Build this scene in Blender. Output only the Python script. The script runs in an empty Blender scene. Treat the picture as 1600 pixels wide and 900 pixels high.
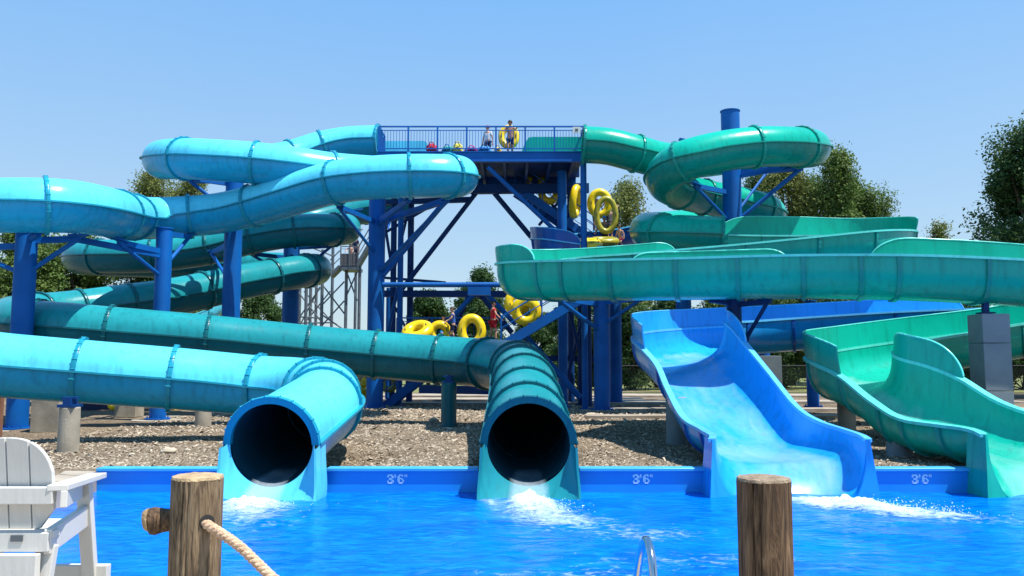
import bpy, bmesh, math, random
import numpy as np
from mathutils import Vector, Matrix, noise
random.seed(7)
SC = bpy.context.scene
COL = SC.collection

# ------------------------------------------------------------------ camera, sky, sun, exposure
F = 1300.0
H = 1.85
TH = math.atan(118.0 / F)
cam_d = bpy.data.cameras.new('camera')
cam = bpy.data.objects.new('camera', cam_d); COL.objects.link(cam)
cam.location = (0, 0, H)
cam.rotation_euler = (math.pi / 2 + TH, 0, 0)
cam_d.sensor_width = 36.0
cam_d.lens = 36.0 * F / 1600.0
cam_d.clip_start = 0.05
cam_d.clip_end = 3000
SC.camera = cam

SUN = Vector((0.40, -0.17, 1.0)).normalized()
world = bpy.data.worlds.new('World'); SC.world = world
world.use_nodes = True
wn = world.node_tree.nodes; wl = world.node_tree.links
bg = wn['Background']
sky = wn.new('ShaderNodeTexSky')
sky.sky_type = 'NISHITA'; sky.sun_disc = False
sky.sun_elevation = math.asin(SUN.z)
sky.sun_rotation = math.atan2(SUN.x, SUN.y)
sky.altitude = 200; sky.air_density = 1.3; sky.dust_density = .5; sky.ozone_density = 2.6
smx = wn.new('ShaderNodeMix'); smx.data_type = 'RGBA'; smx.inputs[0].default_value = .8   # summer haze evens the sky out
stc = wn.new('ShaderNodeTexCoord'); sxy = wn.new('ShaderNodeSeparateXYZ'); wl.new(stc.outputs['Generated'], sxy.inputs[0])
snz = wn.new('ShaderNodeTexNoise'); snz.inputs['Scale'].default_value = 1.6; snz.inputs['Detail'].default_value = 5; wl.new(stc.outputs['Generated'], snz.inputs['Vector'])
sad = wn.new('ShaderNodeMath'); sad.operation = 'MULTIPLY_ADD'; wl.new(snz.outputs[0], sad.inputs[0]); sad.inputs[1].default_value = .14; wl.new(sxy.outputs[2], sad.inputs[2])
srm = wn.new('ShaderNodeValToRGB'); wl.new(sad.outputs[0], srm.inputs[0])
e = srm.color_ramp.elements; e[0].position = .12; e[0].color = (.44, .61, .76, 1); e[1].position = .6; e[1].color = (.14, .46, .97, 1)
ssc = wn.new('ShaderNodeVectorMath'); ssc.operation = 'SCALE'; wl.new(srm.outputs[0], ssc.inputs[0]); ssc.inputs[3].default_value = 4.5
wl.new(sky.outputs[0], smx.inputs[6]); wl.new(ssc.outputs[0], smx.inputs[7])
wl.new(smx.outputs[2], bg.inputs[0])
bg.inputs[1].default_value = 0.148
sun_d = bpy.data.lights.new('sun', 'SUN'); sun_d.energy = 5.0; sun_d.angle = math.radians(0.5); sun_d.color = (1, 0.96, 0.89)
sun = bpy.data.objects.new('sun', sun_d); COL.objects.link(sun)
sun.rotation_euler = SUN.to_track_quat('Z', 'Y').to_euler()
SC.view_settings.view_transform = 'Standard'
SC.view_settings.look = 'None'
SC.view_settings.exposure = 0.62
SC.view_settings.gamma = 1
SC.render.engine = 'CYCLES'
SC.cycles.max_bounces = 6
SC.cycles.diffuse_bounces = 2
SC.cycles.transparent_max_bounces = 12

# ------------------------------------------------------------------ helpers
def P(px, py, D):
    """world point at distance D in front of the lens seen at photo position px, py"""
    u = (px - 800.0) / F; v = (450.0 - py) / F
    c, s = math.cos(TH), math.sin(TH)
    t = D / (c - v * s)
    return Vector((u * t, D, H + t * (v * c + s)))

def PZ(px, D, z):
    c, s = math.cos(TH), math.sin(TH)
    t = D * c + (z - H) * s
    return Vector(((px - 800.0) / F * t, D, z))

def Ppl(px, z, D):
    return PZ(px, D, z)

def setp(o, label=None, cat=None, group=None, kind=None):
    if label: o['label'] = label
    if cat: o['category'] = cat
    if group: o['group'] = group
    if kind: o['kind'] = kind
    return o

def thing(name, loc, label, cat, group=None, kind=None):
    o = bpy.data.objects.new(name, None); COL.objects.link(o)
    o.location = loc; o.empty_display_size = 0.2
    return setp(o, label, cat, group, kind)

def wloc(o):
    v = Vector((0, 0, 0))
    while o is not None:
        v += o.location; o = o.parent
    return v

class MB:
    def __init__(s): s.v = []; s.f = []
    def add(s, vs, fs):
        b = len(s.v); s.v += [tuple(v) for v in vs]; s.f += [tuple(b + i for i in f) for f in fs]; return s
    def box(s, c, size, rot=None):
        c = Vector(c); hx, hy, hz = size[0] / 2, size[1] / 2, size[2] / 2
        vs = [Vector((x, y, z)) for x in (-hx, hx) for y in (-hy, hy) for z in (-hz, hz)]
        if rot is not None: vs = [rot @ v for v in vs]
        vs = [v + c for v in vs]
        return s.add(vs, [(0, 1, 3, 2), (4, 6, 7, 5), (0, 4, 5, 1), (2, 3, 7, 6), (0, 2, 6, 4), (1, 5, 7, 3)])
    def beam(s, a, b, w, h, up=Vector((0, 0, 1))):
        a = Vector(a); b = Vector(b); t = (b - a); L = t.length; t.normalize()
        sd = t.cross(up)
        if sd.length < 1e-4: sd = Vector((1, 0, 0))
        sd.normalize(); u = sd.cross(t)
        rot = Matrix((sd, t, u)).transposed()
        return s.box((a + b) / 2, (w, L, h), rot)
    def rod(s, a, b, r, n=10, r2=None, cap=True):
        return s.tube([a, b], [r, r if r2 is None else r2], n, cap)
    def tube(s, pts, r, n=10, cap=True, closed=False):
        pts = [Vector(p) for p in pts]; m = len(pts)
        if not hasattr(r, '__len__'): r = [r] * m
        base = len(s.v); prev = None
        for i, p in enumerate(pts):
            if closed: t = pts[(i + 1) % m] - pts[i - 1]
            else: t = pts[min(i + 1, m - 1)] - pts[max(i - 1, 0)]
            t.normalize()
            if prev is None:
                a = Vector((0, 0, 1)) if abs(t.z) < .9 else Vector((1, 0, 0))
                sd = t.cross(a).normalized()
            else:
                sd = (prev - t * prev.dot(t)).normalized()
            prev = sd; u = sd.cross(t)
            for k in range(n):
                an = 2 * math.pi * k / n
                s.v.append(tuple(p + (sd * math.cos(an) + u * math.sin(an)) * r[i]))
        rng = m if closed else m - 1
        for i in range(rng):
            j = (i + 1) % m
            for k in range(n):
                k2 = (k + 1) % n
                s.f.append((base + i * n + k, base + i * n + k2, base + j * n + k2, base + j * n + k))
        if cap and not closed:
            s.f.append(tuple(base + k for k in range(n))[::-1])
            s.f.append(tuple(base + (m - 1) * n + k for k in range(n)))
        return s
    def lathe(s, c, prof, n=24):
        c = Vector(c); base = len(s.v)
        for (r, z) in prof:
            for k in range(n):
                an = 2 * math.pi * k / n
                s.v.append((c.x + r * math.cos(an), c.y + r * math.sin(an), c.z + z))
        for i in range(len(prof) - 1):
            for k in range(n):
                k2 = (k + 1) % n
                s.f.append((base + i * n + k, base + i * n + k2, base + (i + 1) * n + k2, base + (i + 1) * n + k))
        s.f.append(tuple(base + k for k in range(n))[::-1])
        s.f.append(tuple(base + (len(prof) - 1) * n + k for k in range(n)))
        return s
    def ring_tube(s, c, R, r, ax, ay, N=28, n=10):
        c = Vector(c)
        return s.tube([c + ax * (R * math.cos(2 * math.pi * i / N)) + ay * (R * math.sin(2 * math.pi * i / N)) for i in range(N)], r, n, closed=True)
    def build(s, name, mat, parent=None, smooth=True, angle=35, bevel=0, fix=True):
        me = bpy.data.meshes.new(name)
        off = wloc(parent) if parent is not None else Vector((0, 0, 0))
        base = Vector((0, 0, 0))
        if parent is None and s.v:
            a = np.array(s.v); base = Vector(((a[:, 0].min() + a[:, 0].max()) / 2, (a[:, 1].min() + a[:, 1].max()) / 2, a[:, 2].min()))
            off = base
        me.from_pydata([(x - off.x, y - off.y, z - off.z) for x, y, z in s.v], [], s.f)
        if fix:
            bm = bmesh.new(); bm.from_mesh(me); bmesh.ops.recalc_face_normals(bm, faces=bm.faces); bm.to_mesh(me); bm.free()
        if mat: me.materials.append(mat)
        if smooth:
            me.shade_smooth() if hasattr(me, 'shade_smooth') else None
            try: me.set_sharp_from_angle(angle=math.radians(angle))
            except Exception: pass
        o = bpy.data.objects.new(name, me); COL.objects.link(o)
        if parent is not None: o.parent = parent
        else: o.location = base
        if bevel:
            b = o.modifiers.new('bevel', 'BEVEL'); b.width = bevel; b.segments = 2; b.limit_method = 'ANGLE'
        return o

def copy_tree(o, parent=None):
    c = o.copy(); COL.objects.link(c); c.parent = parent
    for ch in list(o.children): copy_tree(ch, c)
    return c

def catmull(pts, step):
    """resample a 3-D (or n-D) control polygon; returns samples and the control indices' sample number"""
    pts = [np.array(p, float) for p in pts]
    ext = [2 * pts[0] - pts[1]] + pts + [2 * pts[-1] - pts[-2]]
    out = []; idx = []
    for i in range(len(pts) - 1):
        p0, p1, p2, p3 = ext[i:i + 4]
        d = [max(np.linalg.norm((b - a)[:3]) ** .5, 1e-3) for a, b in ((p0, p1), (p1, p2), (p2, p3))]
        m1 = (p1 - p0) / d[0] - (p2 - p0) / (d[0] + d[1]) + (p2 - p1) / d[1]
        m2 = (p2 - p1) / d[1] - (p3 - p1) / (d[1] + d[2]) + (p3 - p2) / d[2]
        m1 *= d[1]; m2 *= d[1]
        n = max(2, int(round(np.linalg.norm((p2 - p1)[:3]) / step)))
        idx.append(len(out))
        for k in range(n):
            t = k / n
            out.append((2 * t**3 - 3 * t**2 + 1) * p1 + (t**3 - 2 * t**2 + t) * m1 + (-2 * t**3 + 3 * t**2) * p2 + (t**3 - t**2) * m2)
    idx.append(len(out)); out.append(pts[-1])
    return out, idx

# ------------------------------------------------------------------ materials
def new_mat(name):
    m = bpy.data.materials.new(name); m.use_nodes = True
    nt = m.node_tree; b = nt.nodes['Principled BSDF']
    return m, nt, b

def mat(name, c1, c2=None, rough=.5, scale=3.0, bump=0.0, bscale=None, spec=.5, metal=0, stretch=(1, 1, 1), detail=5, coat=0, lo=.35, hi=.65, rvar=0.0):
    m, nt, b = new_mat(name)
    N = nt.nodes; L = nt.links
    tc = N.new('ShaderNodeTexCoord'); mp = N.new('ShaderNodeMapping'); L.new(tc.outputs['Object'], mp.inputs[0])
    mp.inputs['Scale'].default_value = stretch
    nz = N.new('ShaderNodeTexNoise'); nz.inputs['Scale'].default_value = scale; nz.inputs['Detail'].default_value = detail
    L.new(mp.outputs[0], nz.inputs['Vector'])
    cr = N.new('ShaderNodeValToRGB'); L.new(nz.outputs[0], cr.inputs[0])
    c2 = c2 or tuple(x * .8 for x in c1)
    cr.color_ramp.elements[0].color = (*c1, 1); cr.color_ramp.elements[1].color = (*c2, 1)
    cr.color_ramp.elements[0].position = lo; cr.color_ramp.elements[1].position = hi
    L.new(cr.outputs[0], b.inputs['Base Color'])
    b.inputs['Roughness'].default_value = rough
    b.inputs['Specular IOR Level'].default_value = spec
    b.inputs['Metallic'].default_value = metal
    b.inputs['Coat Weight'].default_value = coat
    if rvar:
        mr = N.new('ShaderNodeMapRange'); L.new(nz.outputs[0], mr.inputs[0])
        mr.inputs[3].default_value = rough - rvar; mr.inputs[4].default_value = rough + rvar
        L.new(mr.outputs[0], b.inputs['Roughness'])
    if bump:
        nb = N.new('ShaderNodeTexNoise'); nb.inputs['Scale'].default_value = bscale or scale * 4; nb.inputs['Detail'].default_value = 6
        L.new(mp.outputs[0], nb.inputs['Vector'])
        bp = N.new('ShaderNodeBump'); bp.inputs['Strength'].default_value = bump; bp.inputs['Distance'].default_value = .02
        L.new(nb.outputs[0], bp.inputs['Height']); L.new(bp.outputs[0], b.inputs['Normal'])
    return m

def gelcoat(name, c, rough=.24, fade=1.28):
    """fibreglass: slightly chalked paint, faint streaks running down and soft panel waviness"""
    m, nt, b = new_mat(name); N = nt.nodes; L = nt.links
    tc = N.new('ShaderNodeTexCoord')
    n1 = N.new('ShaderNodeTexNoise'); n1.inputs['Scale'].default_value = .45; n1.inputs['Detail'].default_value = 4
    L.new(tc.outputs['Object'], n1.inputs['Vector'])
    mp = N.new('ShaderNodeMapping'); mp.inputs['Scale'].default_value = (5, 5, .5); L.new(tc.outputs['Object'], mp.inputs[0])
    n2 = N.new('ShaderNodeTexNoise'); n2.inputs['Scale'].default_value = 1.6; n2.inputs['Detail'].default_value = 7; L.new(mp.outputs[0], n2.inputs['Vector'])
    cr = N.new('ShaderNodeValToRGB'); L.new(n1.outputs[0], cr.inputs[0])
    cr.color_ramp.elements[0].position = .35; cr.color_ramp.elements[1].position = .7
    cr.color_ramp.elements[0].color = (*c, 1)
    cr.color_ramp.elements[1].color = (*[min(.9, x * fade) for x in c], 1)
    cr2 = N.new('ShaderNodeValToRGB'); L.new(n2.outputs[0], cr2.inputs[0])
    cr2.color_ramp.elements[0].position = .28; cr2.color_ramp.elements[1].position = .5
    cr2.color_ramp.elements[0].color = (.72, .74, .74, 1); cr2.color_ramp.elements[1].color = (1, 1, 1, 1)
    mx = N.new('ShaderNodeMix'); mx.data_type = 'RGBA'; mx.blend_type = 'MULTIPLY'; mx.inputs[0].default_value = .85
    L.new(cr.outputs[0], mx.inputs[6]); L.new(cr2.outputs[0], mx.inputs[7])
    L.new(mx.outputs[2], b.inputs['Base Color'])
    mr = N.new('ShaderNodeMapRange'); L.new(n2.outputs[0], mr.inputs[0]); mr.inputs[3].default_value = rough + .1; mr.inputs[4].default_value = rough - .06
    L.new(mr.outputs[0], b.inputs['Roughness'])
    b.inputs['Specular IOR Level'].default_value = .22
    n3 = N.new('ShaderNodeTexNoise'); n3.inputs['Scale'].default_value = 2.2; n3.inputs['Detail'].default_value = 2; L.new(tc.outputs['Object'], n3.inputs['Vector'])
    bp = N.new('ShaderNodeBump'); bp.inputs['Strength'].default_value = .25; bp.inputs['Distance'].default_value = .03
    L.new(n3.outputs[0], bp.inputs['Height']); L.new(bp.outputs[0], b.inputs['Normal'])
    return m

M = {}
M['lb'] = gelcoat('sunlit_light_blue_gelcoat', (.09, .53, .69))  # paler tone, sunlight on the tube tops put into the colour
M['lb_shade'] = gelcoat('shaded_light_blue_gelcoat', (.012, .30, .52))  # same gelcoat darkened, underside shade put into the colour
M['lb_rib'] = gelcoat('light_blue_flange_gelcoat', (.012, .25, .36))
M['teal'] = gelcoat('sunlit_teal_gelcoat', (.013, .22, .245))  # lit tone of the teal, sunlight on top painted in
M['teal_shade'] = gelcoat('shaded_teal_gelcoat', (.003, .105, .135))  # shaded copy of the teal for the tube's lower half
M['teal_rib'] = gelcoat('teal_flange_gelcoat', (.006, .10, .12))
M['green'] = gelcoat('sea_green_gelcoat', (.003, .34, .245))
M['green_shade'] = gelcoat('shaded_sea_green_gelcoat', (.001, .21, .18))  # sea green with the shade below the seam painted in
M['green_rib'] = gelcoat('sea_green_flange_gelcoat', (.008, .24, .20))
M['green_lip'] = gelcoat('sea_green_rim_gelcoat', (.10, .58, .50))
M['blue'] = gelcoat('mid_blue_gelcoat', (.012, .28, .68), rough=.16)
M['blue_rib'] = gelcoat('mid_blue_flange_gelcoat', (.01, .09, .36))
M['blue_lip'] = gelcoat('mid_blue_rim_gelcoat', (.10, .42, .78))
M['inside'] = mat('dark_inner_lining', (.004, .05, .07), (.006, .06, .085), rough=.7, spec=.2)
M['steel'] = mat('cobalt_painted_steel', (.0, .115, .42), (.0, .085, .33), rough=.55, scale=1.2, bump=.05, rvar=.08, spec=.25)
M['steel_shade'] = mat('shaded_cobalt_steel', (.0, .04, .17), (.0, .03, .13), rough=.55, scale=1.2, spec=.25)  # darker copy of the cobalt, shade on the steel put into its colour
M['galv'] = mat('galvanised_steel', (.15, .17, .19), (.10, .12, .14), rough=.5, scale=4, metal=.4)
M['chrome'] = mat('polished_stainless_steel', (.62, .63, .64), (.5, .5, .52), rough=.14, metal=1)
M['concrete'] = mat('weathered_concrete', (.40, .35, .27), (.26, .23, .18), rough=.92, scale=2.2, bump=.5, bscale=30, detail=9)
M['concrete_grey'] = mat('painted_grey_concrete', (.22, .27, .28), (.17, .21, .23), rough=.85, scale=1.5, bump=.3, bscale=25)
M['yellow'] = mat('yellow_vinyl', (.85, .62, .008), (.74, .50, .006), rough=.3, scale=4, bump=.2, bscale=7)
M['olive'] = mat('olive_yellow_vinyl', (.40, .36, .03), (.30, .28, .03), rough=.35, scale=4, bump=.2, bscale=7)
M['black'] = mat('black_rubber', (.015, .015, .017), (.02, .02, .02), rough=.6)
M['white'] = mat('white_recycled_plastic', (.66, .645, .60), (.58, .565, .52), rough=.42, scale=3, bump=.12, bscale=40, stretch=(1, 1, .25))
M['white_paint'] = mat('white_stencil_paint', (.95, .95, .93), (.88, .9, .9), rough=.6, scale=20)
M['skin'] = mat('skin', (.58, .33, .22), (.50, .27, .18), rough=.55, scale=6)
M['skin_dark'] = mat('tanned_skin', (.36, .19, .12), (.30, .15, .09), rough=.55, scale=6)
M['hair'] = mat('brown_hair', (.04, .022, .012), (.02, .012, .008), rough=.6, scale=40)
def cloth(n, c): M[n] = mat(n, c, tuple(x * .75 for x in c), rough=.9, scale=8, bump=.3, bscale=30); return M[n]
cloth('red_cloth', (.62, .02, .04)); cloth('orange_cloth', (.85, .13, .03)); cloth('grey_cloth', (.12, .12, .13)); cloth('blue_cloth', (.03, .12, .42))
cloth('white_cloth', (.8, .8, .8)); cloth('navy_cloth', (.02, .03, .09)); cloth('green_cloth', (.03, .42, .25)); cloth('purple_cloth', (.18, .03, .22))
cloth('pink_cloth', (.7, .06, .2)); cloth('sky_cloth', (.03, .25, .62)); cloth('lemon_cloth', (.75, .68, .08)); cloth('maroon_cloth', (.25, .01, .03))

def foliage(name, c, c2):
    m, nt, b = new_mat(name); N = nt.nodes; L = nt.links
    oi = N.new('ShaderNodeTexCoord')
    nz = N.new('ShaderNodeTexNoise'); nz.inputs['Scale'].default_value = .9; nz.inputs['Detail'].default_value = 6; L.new(oi.outputs['Object'], nz.inputs['Vector'])
    n2 = N.new('ShaderNodeTexNoise'); n2.inputs['Scale'].default_value = 9; L.new(oi.outputs['Object'], n2.inputs['Vector'])
    ad = N.new('ShaderNodeMath'); ad.operation = 'AVERAGE' if False else 'ADD'; L.new(nz.outputs[0], ad.inputs[0]); L.new(n2.outputs[0], ad.inputs[1])
    cr = N.new('ShaderNodeValToRGB'); L.new(ad.outputs[0], cr.inputs[0])
    ad2 = N.new('ShaderNodeMath'); ad2.operation = 'MULTIPLY'; ad2.inputs[1].default_value = .5; L.new(ad.outputs[0], ad2.inputs[0]); L.new(ad2.outputs[0], cr.inputs[0])
    cr.color_ramp.elements[0].position = .4; cr.color_ramp.elements[1].position = .62
    cr.color_ramp.elements[0].color = (*c, 1); cr.color_ramp.elements[1].color = (*c2, 1)
    L.new(cr.outputs[0], b.inputs['Base Color']); b.inputs['Roughness'].default_value = .6; b.inputs['Specular IOR Level'].default_value = .25
    tr = N.new('ShaderNodeBsdfTranslucent'); L.new(cr.outputs[0], tr.inputs[0])
    ms = N.new('ShaderNodeMixShader'); ms.inputs[0].default_value = .3
    L.new(b.outputs[0], ms.inputs[1]); L.new(tr.outputs[0], ms.inputs[2]); L.new(ms.outputs[0], N['Material Output'].inputs[0])
    return m
M['leaf_dark'] = foliage('dark_foliage', (.028, .075, .02), (.085, .15, .04))
M['leaf_mid'] = foliage('mid_foliage', (.06, .12, .02), (.16, .23, .05))
M['leaf_olive'] = foliage('olive_foliage', (.11, .145, .03), (.24, .27, .075))
M['bark'] = mat('bark', (.12, .09, .06), (.06, .045, .03), rough=.95, scale=5, bump=.8, stretch=(4, 4, 1))

def gravel_mat():
    m, nt, b = new_mat('gravel_and_wood_chips'); N = nt.nodes; L = nt.links
    tc = N.new('ShaderNodeTexCoord')
    mp = N.new('ShaderNodeMapping'); mp.inputs['Scale'].default_value = (1, 1.5, 1); mp.inputs['Rotation'].default_value = (0, 0, .5); L.new(tc.outputs['Object'], mp.inputs[0])
    vo = N.new('ShaderNodeTexVoronoi'); vo.inputs['Scale'].default_value = 20; vo.inputs['Randomness'].default_value = 1; L.new(mp.outputs[0], vo.inputs['Vector'])
    nz = N.new('ShaderNodeTexNoise'); nz.inputs['Scale'].default_value = .35; nz.inputs['Detail'].default_value = 8; L.new(tc.outputs['Object'], nz.inputs['Vector'])
    nf = N.new('ShaderNodeTexNoise'); nf.inputs['Scale'].default_value = 26; nf.inputs['Detail'].default_value = 5; L.new(mp.outputs[0], nf.inputs['Vector'])
    sx = N.new('ShaderNodeSeparateColor'); L.new(vo.outputs['Color'], sx.inputs[0])
    cr = N.new('ShaderNodeValToRGB'); L.new(sx.outputs[0], cr.inputs[0])
    e = cr.color_ramp.elements; e[0].color = (.16, .12, .085, 1); e[1].color = (.50, .42, .32, 1)
    x = e.new(.35); x.color = (.27, .22, .16, 1); x = e.new(.7); x.color = (.37, .30, .22, 1)
    cr2 = N.new('ShaderNodeValToRGB'); L.new(nz.outputs[0], cr2.inputs[0])
    cr2.color_ramp.elements[0].position = .35; cr2.color_ramp.elements[1].position = .65
    cr2.color_ramp.elements[0].color = (.74, .70, .66, 1); cr2.color_ramp.elements[1].color = (1.1, 1.08, 1.03, 1)
    cr3 = N.new('ShaderNodeValToRGB'); L.new(nf.outputs[0], cr3.inputs[0])
    cr3.color_ramp.elements[0].position = .36; cr3.color_ramp.elements[1].position = .6
    cr3.color_ramp.elements[0].color = (.58, .53, .48, 1); cr3.color_ramp.elements[1].color = (1, 1, 1, 1)
    mx = N.new('ShaderNodeMix'); mx.data_type = 'RGBA'; mx.blend_type = 'MULTIPLY'; mx.inputs[0].default_value = 1
    L.new(cr.outputs[0], mx.inputs[6]); L.new(cr2.outputs[0], mx.inputs[7])
    mx2 = N.new('ShaderNodeMix'); mx2.data_type = 'RGBA'; mx2.blend_type = 'MULTIPLY'; mx2.inputs[0].default_value = 1
    L.new(mx.outputs[2], mx2.inputs[6]); L.new(cr3.outputs[0], mx2.inputs[7])
    L.new(mx2.outputs[2], b.inputs['Base Color']); b.inputs['Roughness'].default_value = .95; b.inputs['Specular IOR Level'].default_value = .15
    bp = N.new('ShaderNodeBump'); bp.inputs['Strength'].default_value = 1; bp.inputs['Distance'].default_value = .05
    ad = N.new('ShaderNodeMath'); ad.operation = 'SUBTRACT'; L.new(nf.outputs[0], ad.inputs[0]); L.new(vo.outputs['Distance'], ad.inputs[1])
    L.new(ad.outputs[0], bp.inputs['Height']); L.new(bp.outputs[0], b.inputs['Normal'])
    return m
M['gravel'] = gravel_mat()
M['stone'] = mat('pale_stone', (.55, .47, .36), (.34, .28, .20), rough=.9, scale=1.5, bump=.4, bscale=20)
M['grass'] = mat('dry_grass', (.20, .20, .06), (.12, .15, .04), rough=.95, scale=.6, bump=.5, bscale=15)
M['pave'] = mat('pale_pavement', (.40, .34, .27), (.27, .225, .175), rough=.9, scale=1.6, bump=.2, bscale=20)
M['poolwall'] = mat('pool_paint', (.008, .25, .66), (.012, .29, .70), rough=.35, scale=1.2)
M['coping'] = mat('pool_coping_paint', (.06, .42, .72), (.05, .36, .66), rough=.4, scale=2)

def water_mat():
    m, nt, b = new_mat('pool_water'); N = nt.nodes; L = nt.links
    tc = N.new('ShaderNodeTexCoord')
    mp = N.new('ShaderNodeMapping'); mp.inputs['Scale'].default_value = (.7, 1.4, 1); L.new(tc.outputs['Object'], mp.inputs[0])
    n1 = N.new('ShaderNodeTexNoise'); n1.inputs['Scale'].default_value = .55; n1.inputs['Detail'].default_value = 5; n1.inputs['Distortion'].default_value = .6; L.new(mp.outputs[0], n1.inputs['Vector'])
    cr = N.new('ShaderNodeValToRGB'); L.new(n1.outputs[0], cr.inputs[0])
    cr.color_ramp.elements[0].position = .3; cr.color_ramp.elements[1].position = .72
    cr.color_ramp.elements[0].color = (.0, .09, .52, 1); cr.color_ramp.elements[1].color = (.0, .16, .71, 1)
    L.new(cr.outputs[0], b.inputs['Base Color'])
    b.inputs['Roughness'].default_value = .12; b.inputs['IOR'].default_value = 1.33; b.inputs['Specular IOR Level'].default_value = .28
    n5 = N.new('ShaderNodeTexNoise'); n5.inputs['Scale'].default_value = 2.6; n5.inputs['Detail'].default_value = 8; n5.inputs['Distortion'].default_value = 1.6; L.new(mp.outputs[0], n5.inputs['Vector'])
    c5 = N.new('ShaderNodeValToRGB'); L.new(n5.outputs[0], c5.inputs[0]); c5.color_ramp.elements[0].position = .42; c5.color_ramp.elements[1].position = .68
    c5.color_ramp.elements[0].color = (0, 0, 0, 1); c5.color_ramp.elements[1].color = (.55, .55, .55, 1)
    m5 = N.new('ShaderNodeMix'); m5.data_type = 'RGBA'; L.new(c5.outputs[0], m5.inputs[0]); L.new(cr.outputs[0], m5.inputs[6]); m5.inputs[7].default_value = (.003, .25, .82, 1); L.new(m5.outputs[2], b.inputs['Base Color'])  # lighter mottling, caustic light put into the water colour
    w = N.new('ShaderNodeTexNoise'); w.inputs['Scale'].default_value = 3.2; w.inputs['Detail'].default_value = 6; w.inputs['Distortion'].default_value = 1.2; L.new(mp.outputs[0], w.inputs['Vector'])
    bp = N.new('ShaderNodeBump'); bp.inputs['Strength'].default_value = .42; bp.inputs['Distance'].default_value = .10
    L.new(w.outputs[0], bp.inputs['Height']); L.new(bp.outputs[0], b.inputs['Normal'])
    return m
M['water'] = water_mat()

def foam_mat():
    m, nt, b = new_mat('foam'); N = nt.nodes; L = nt.links
    b.inputs['Base Color'].default_value = (.72, .88, .95, 1); b.inputs['Roughness'].default_value = .6
    at = N.new('ShaderNodeAttribute'); at.attribute_name = 'dens'
    tc = N.new('ShaderNodeTexCoord')
    mp = N.new('ShaderNodeMapping'); mp.inputs['Scale'].default_value = (1, 1.5, 1); L.new(tc.outputs['Object'], mp.inputs[0])
    nz = N.new('ShaderNodeTexNoise'); nz.inputs['Scale'].default_value = 4.5; nz.inputs['Detail'].default_value = 10; nz.inputs['Roughness'].default_value = .7; nz.inputs['Distortion'].default_value = 1.1
    L.new(mp.outputs[0], nz.inputs['Vector'])
    mr0 = N.new('ShaderNodeMapRange'); L.new(nz.outputs[0], mr0.inputs[0]); mr0.inputs[1].default_value = .3; mr0.inputs[2].default_value = .7
    ad = N.new('ShaderNodeMath'); ad.operation = 'ADD'; L.new(at.outputs['Fac'], ad.inputs[0]); L.new(mr0.outputs[0], ad.inputs[1])
    mr = N.new('ShaderNodeMapRange'); L.new(ad.outputs[0], mr.inputs[0]); mr.inputs[1].default_value = .92; mr.inputs[2].default_value = 2.15
    tr = N.new('ShaderNodeBsdfTransparent'); ms = N.new('ShaderNodeMixShader')
    L.new(mr.outputs[0], ms.inputs[0]); L.new(tr.outputs[0], ms.inputs[1]); L.new(b.outputs[0], ms.inputs[2]); L.new(ms.outputs[0], N['Material Output'].inputs[0])
    return m
M['foam'] = foam_mat()
def film_mat():
    m, nt, b = new_mat('running_water_sheen'); N = nt.nodes; L = nt.links
    b.inputs['Base Color'].default_value = (.70, .86, .96, 1); b.inputs['Roughness'].default_value = .3  # whitish water colour with wet highlights painted in
    at = N.new('ShaderNodeAttribute'); at.attribute_name = 'dens'
    tc = N.new('ShaderNodeTexCoord'); mp = N.new('ShaderNodeMapping'); mp.inputs['Scale'].default_value = (1.5, .6, .6); L.new(tc.outputs['Object'], mp.inputs[0])
    nz = N.new('ShaderNodeTexNoise'); nz.inputs['Scale'].default_value = 1.5; nz.inputs['Detail'].default_value = 7; nz.inputs['Distortion'].default_value = 1.3; L.new(mp.outputs[0], nz.inputs['Vector'])
    ad = N.new('ShaderNodeMath'); ad.operation = 'ADD'; L.new(at.outputs['Fac'], ad.inputs[0]); L.new(nz.outputs[0], ad.inputs[1])
    mr = N.new('ShaderNodeMapRange'); L.new(ad.outputs[0], mr.inputs[0]); mr.inputs[1].default_value = .42; mr.inputs[2].default_value = 1.25; mr.inputs[4].default_value = .30
    tr = N.new('ShaderNodeBsdfTransparent'); ms = N.new('ShaderNodeMixShader')
    L.new(mr.outputs[0], ms.inputs[0]); L.new(tr.outputs[0], ms.inputs[1]); L.new(b.outputs[0], ms.inputs[2]); L.new(ms.outputs[0], N['Material Output'].inputs[0])
    return m
M['film'] = film_mat()
M['drop'] = mat('spray_droplets', (.8, .9, .95), (.7, .85, .95), rough=.1)

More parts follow.
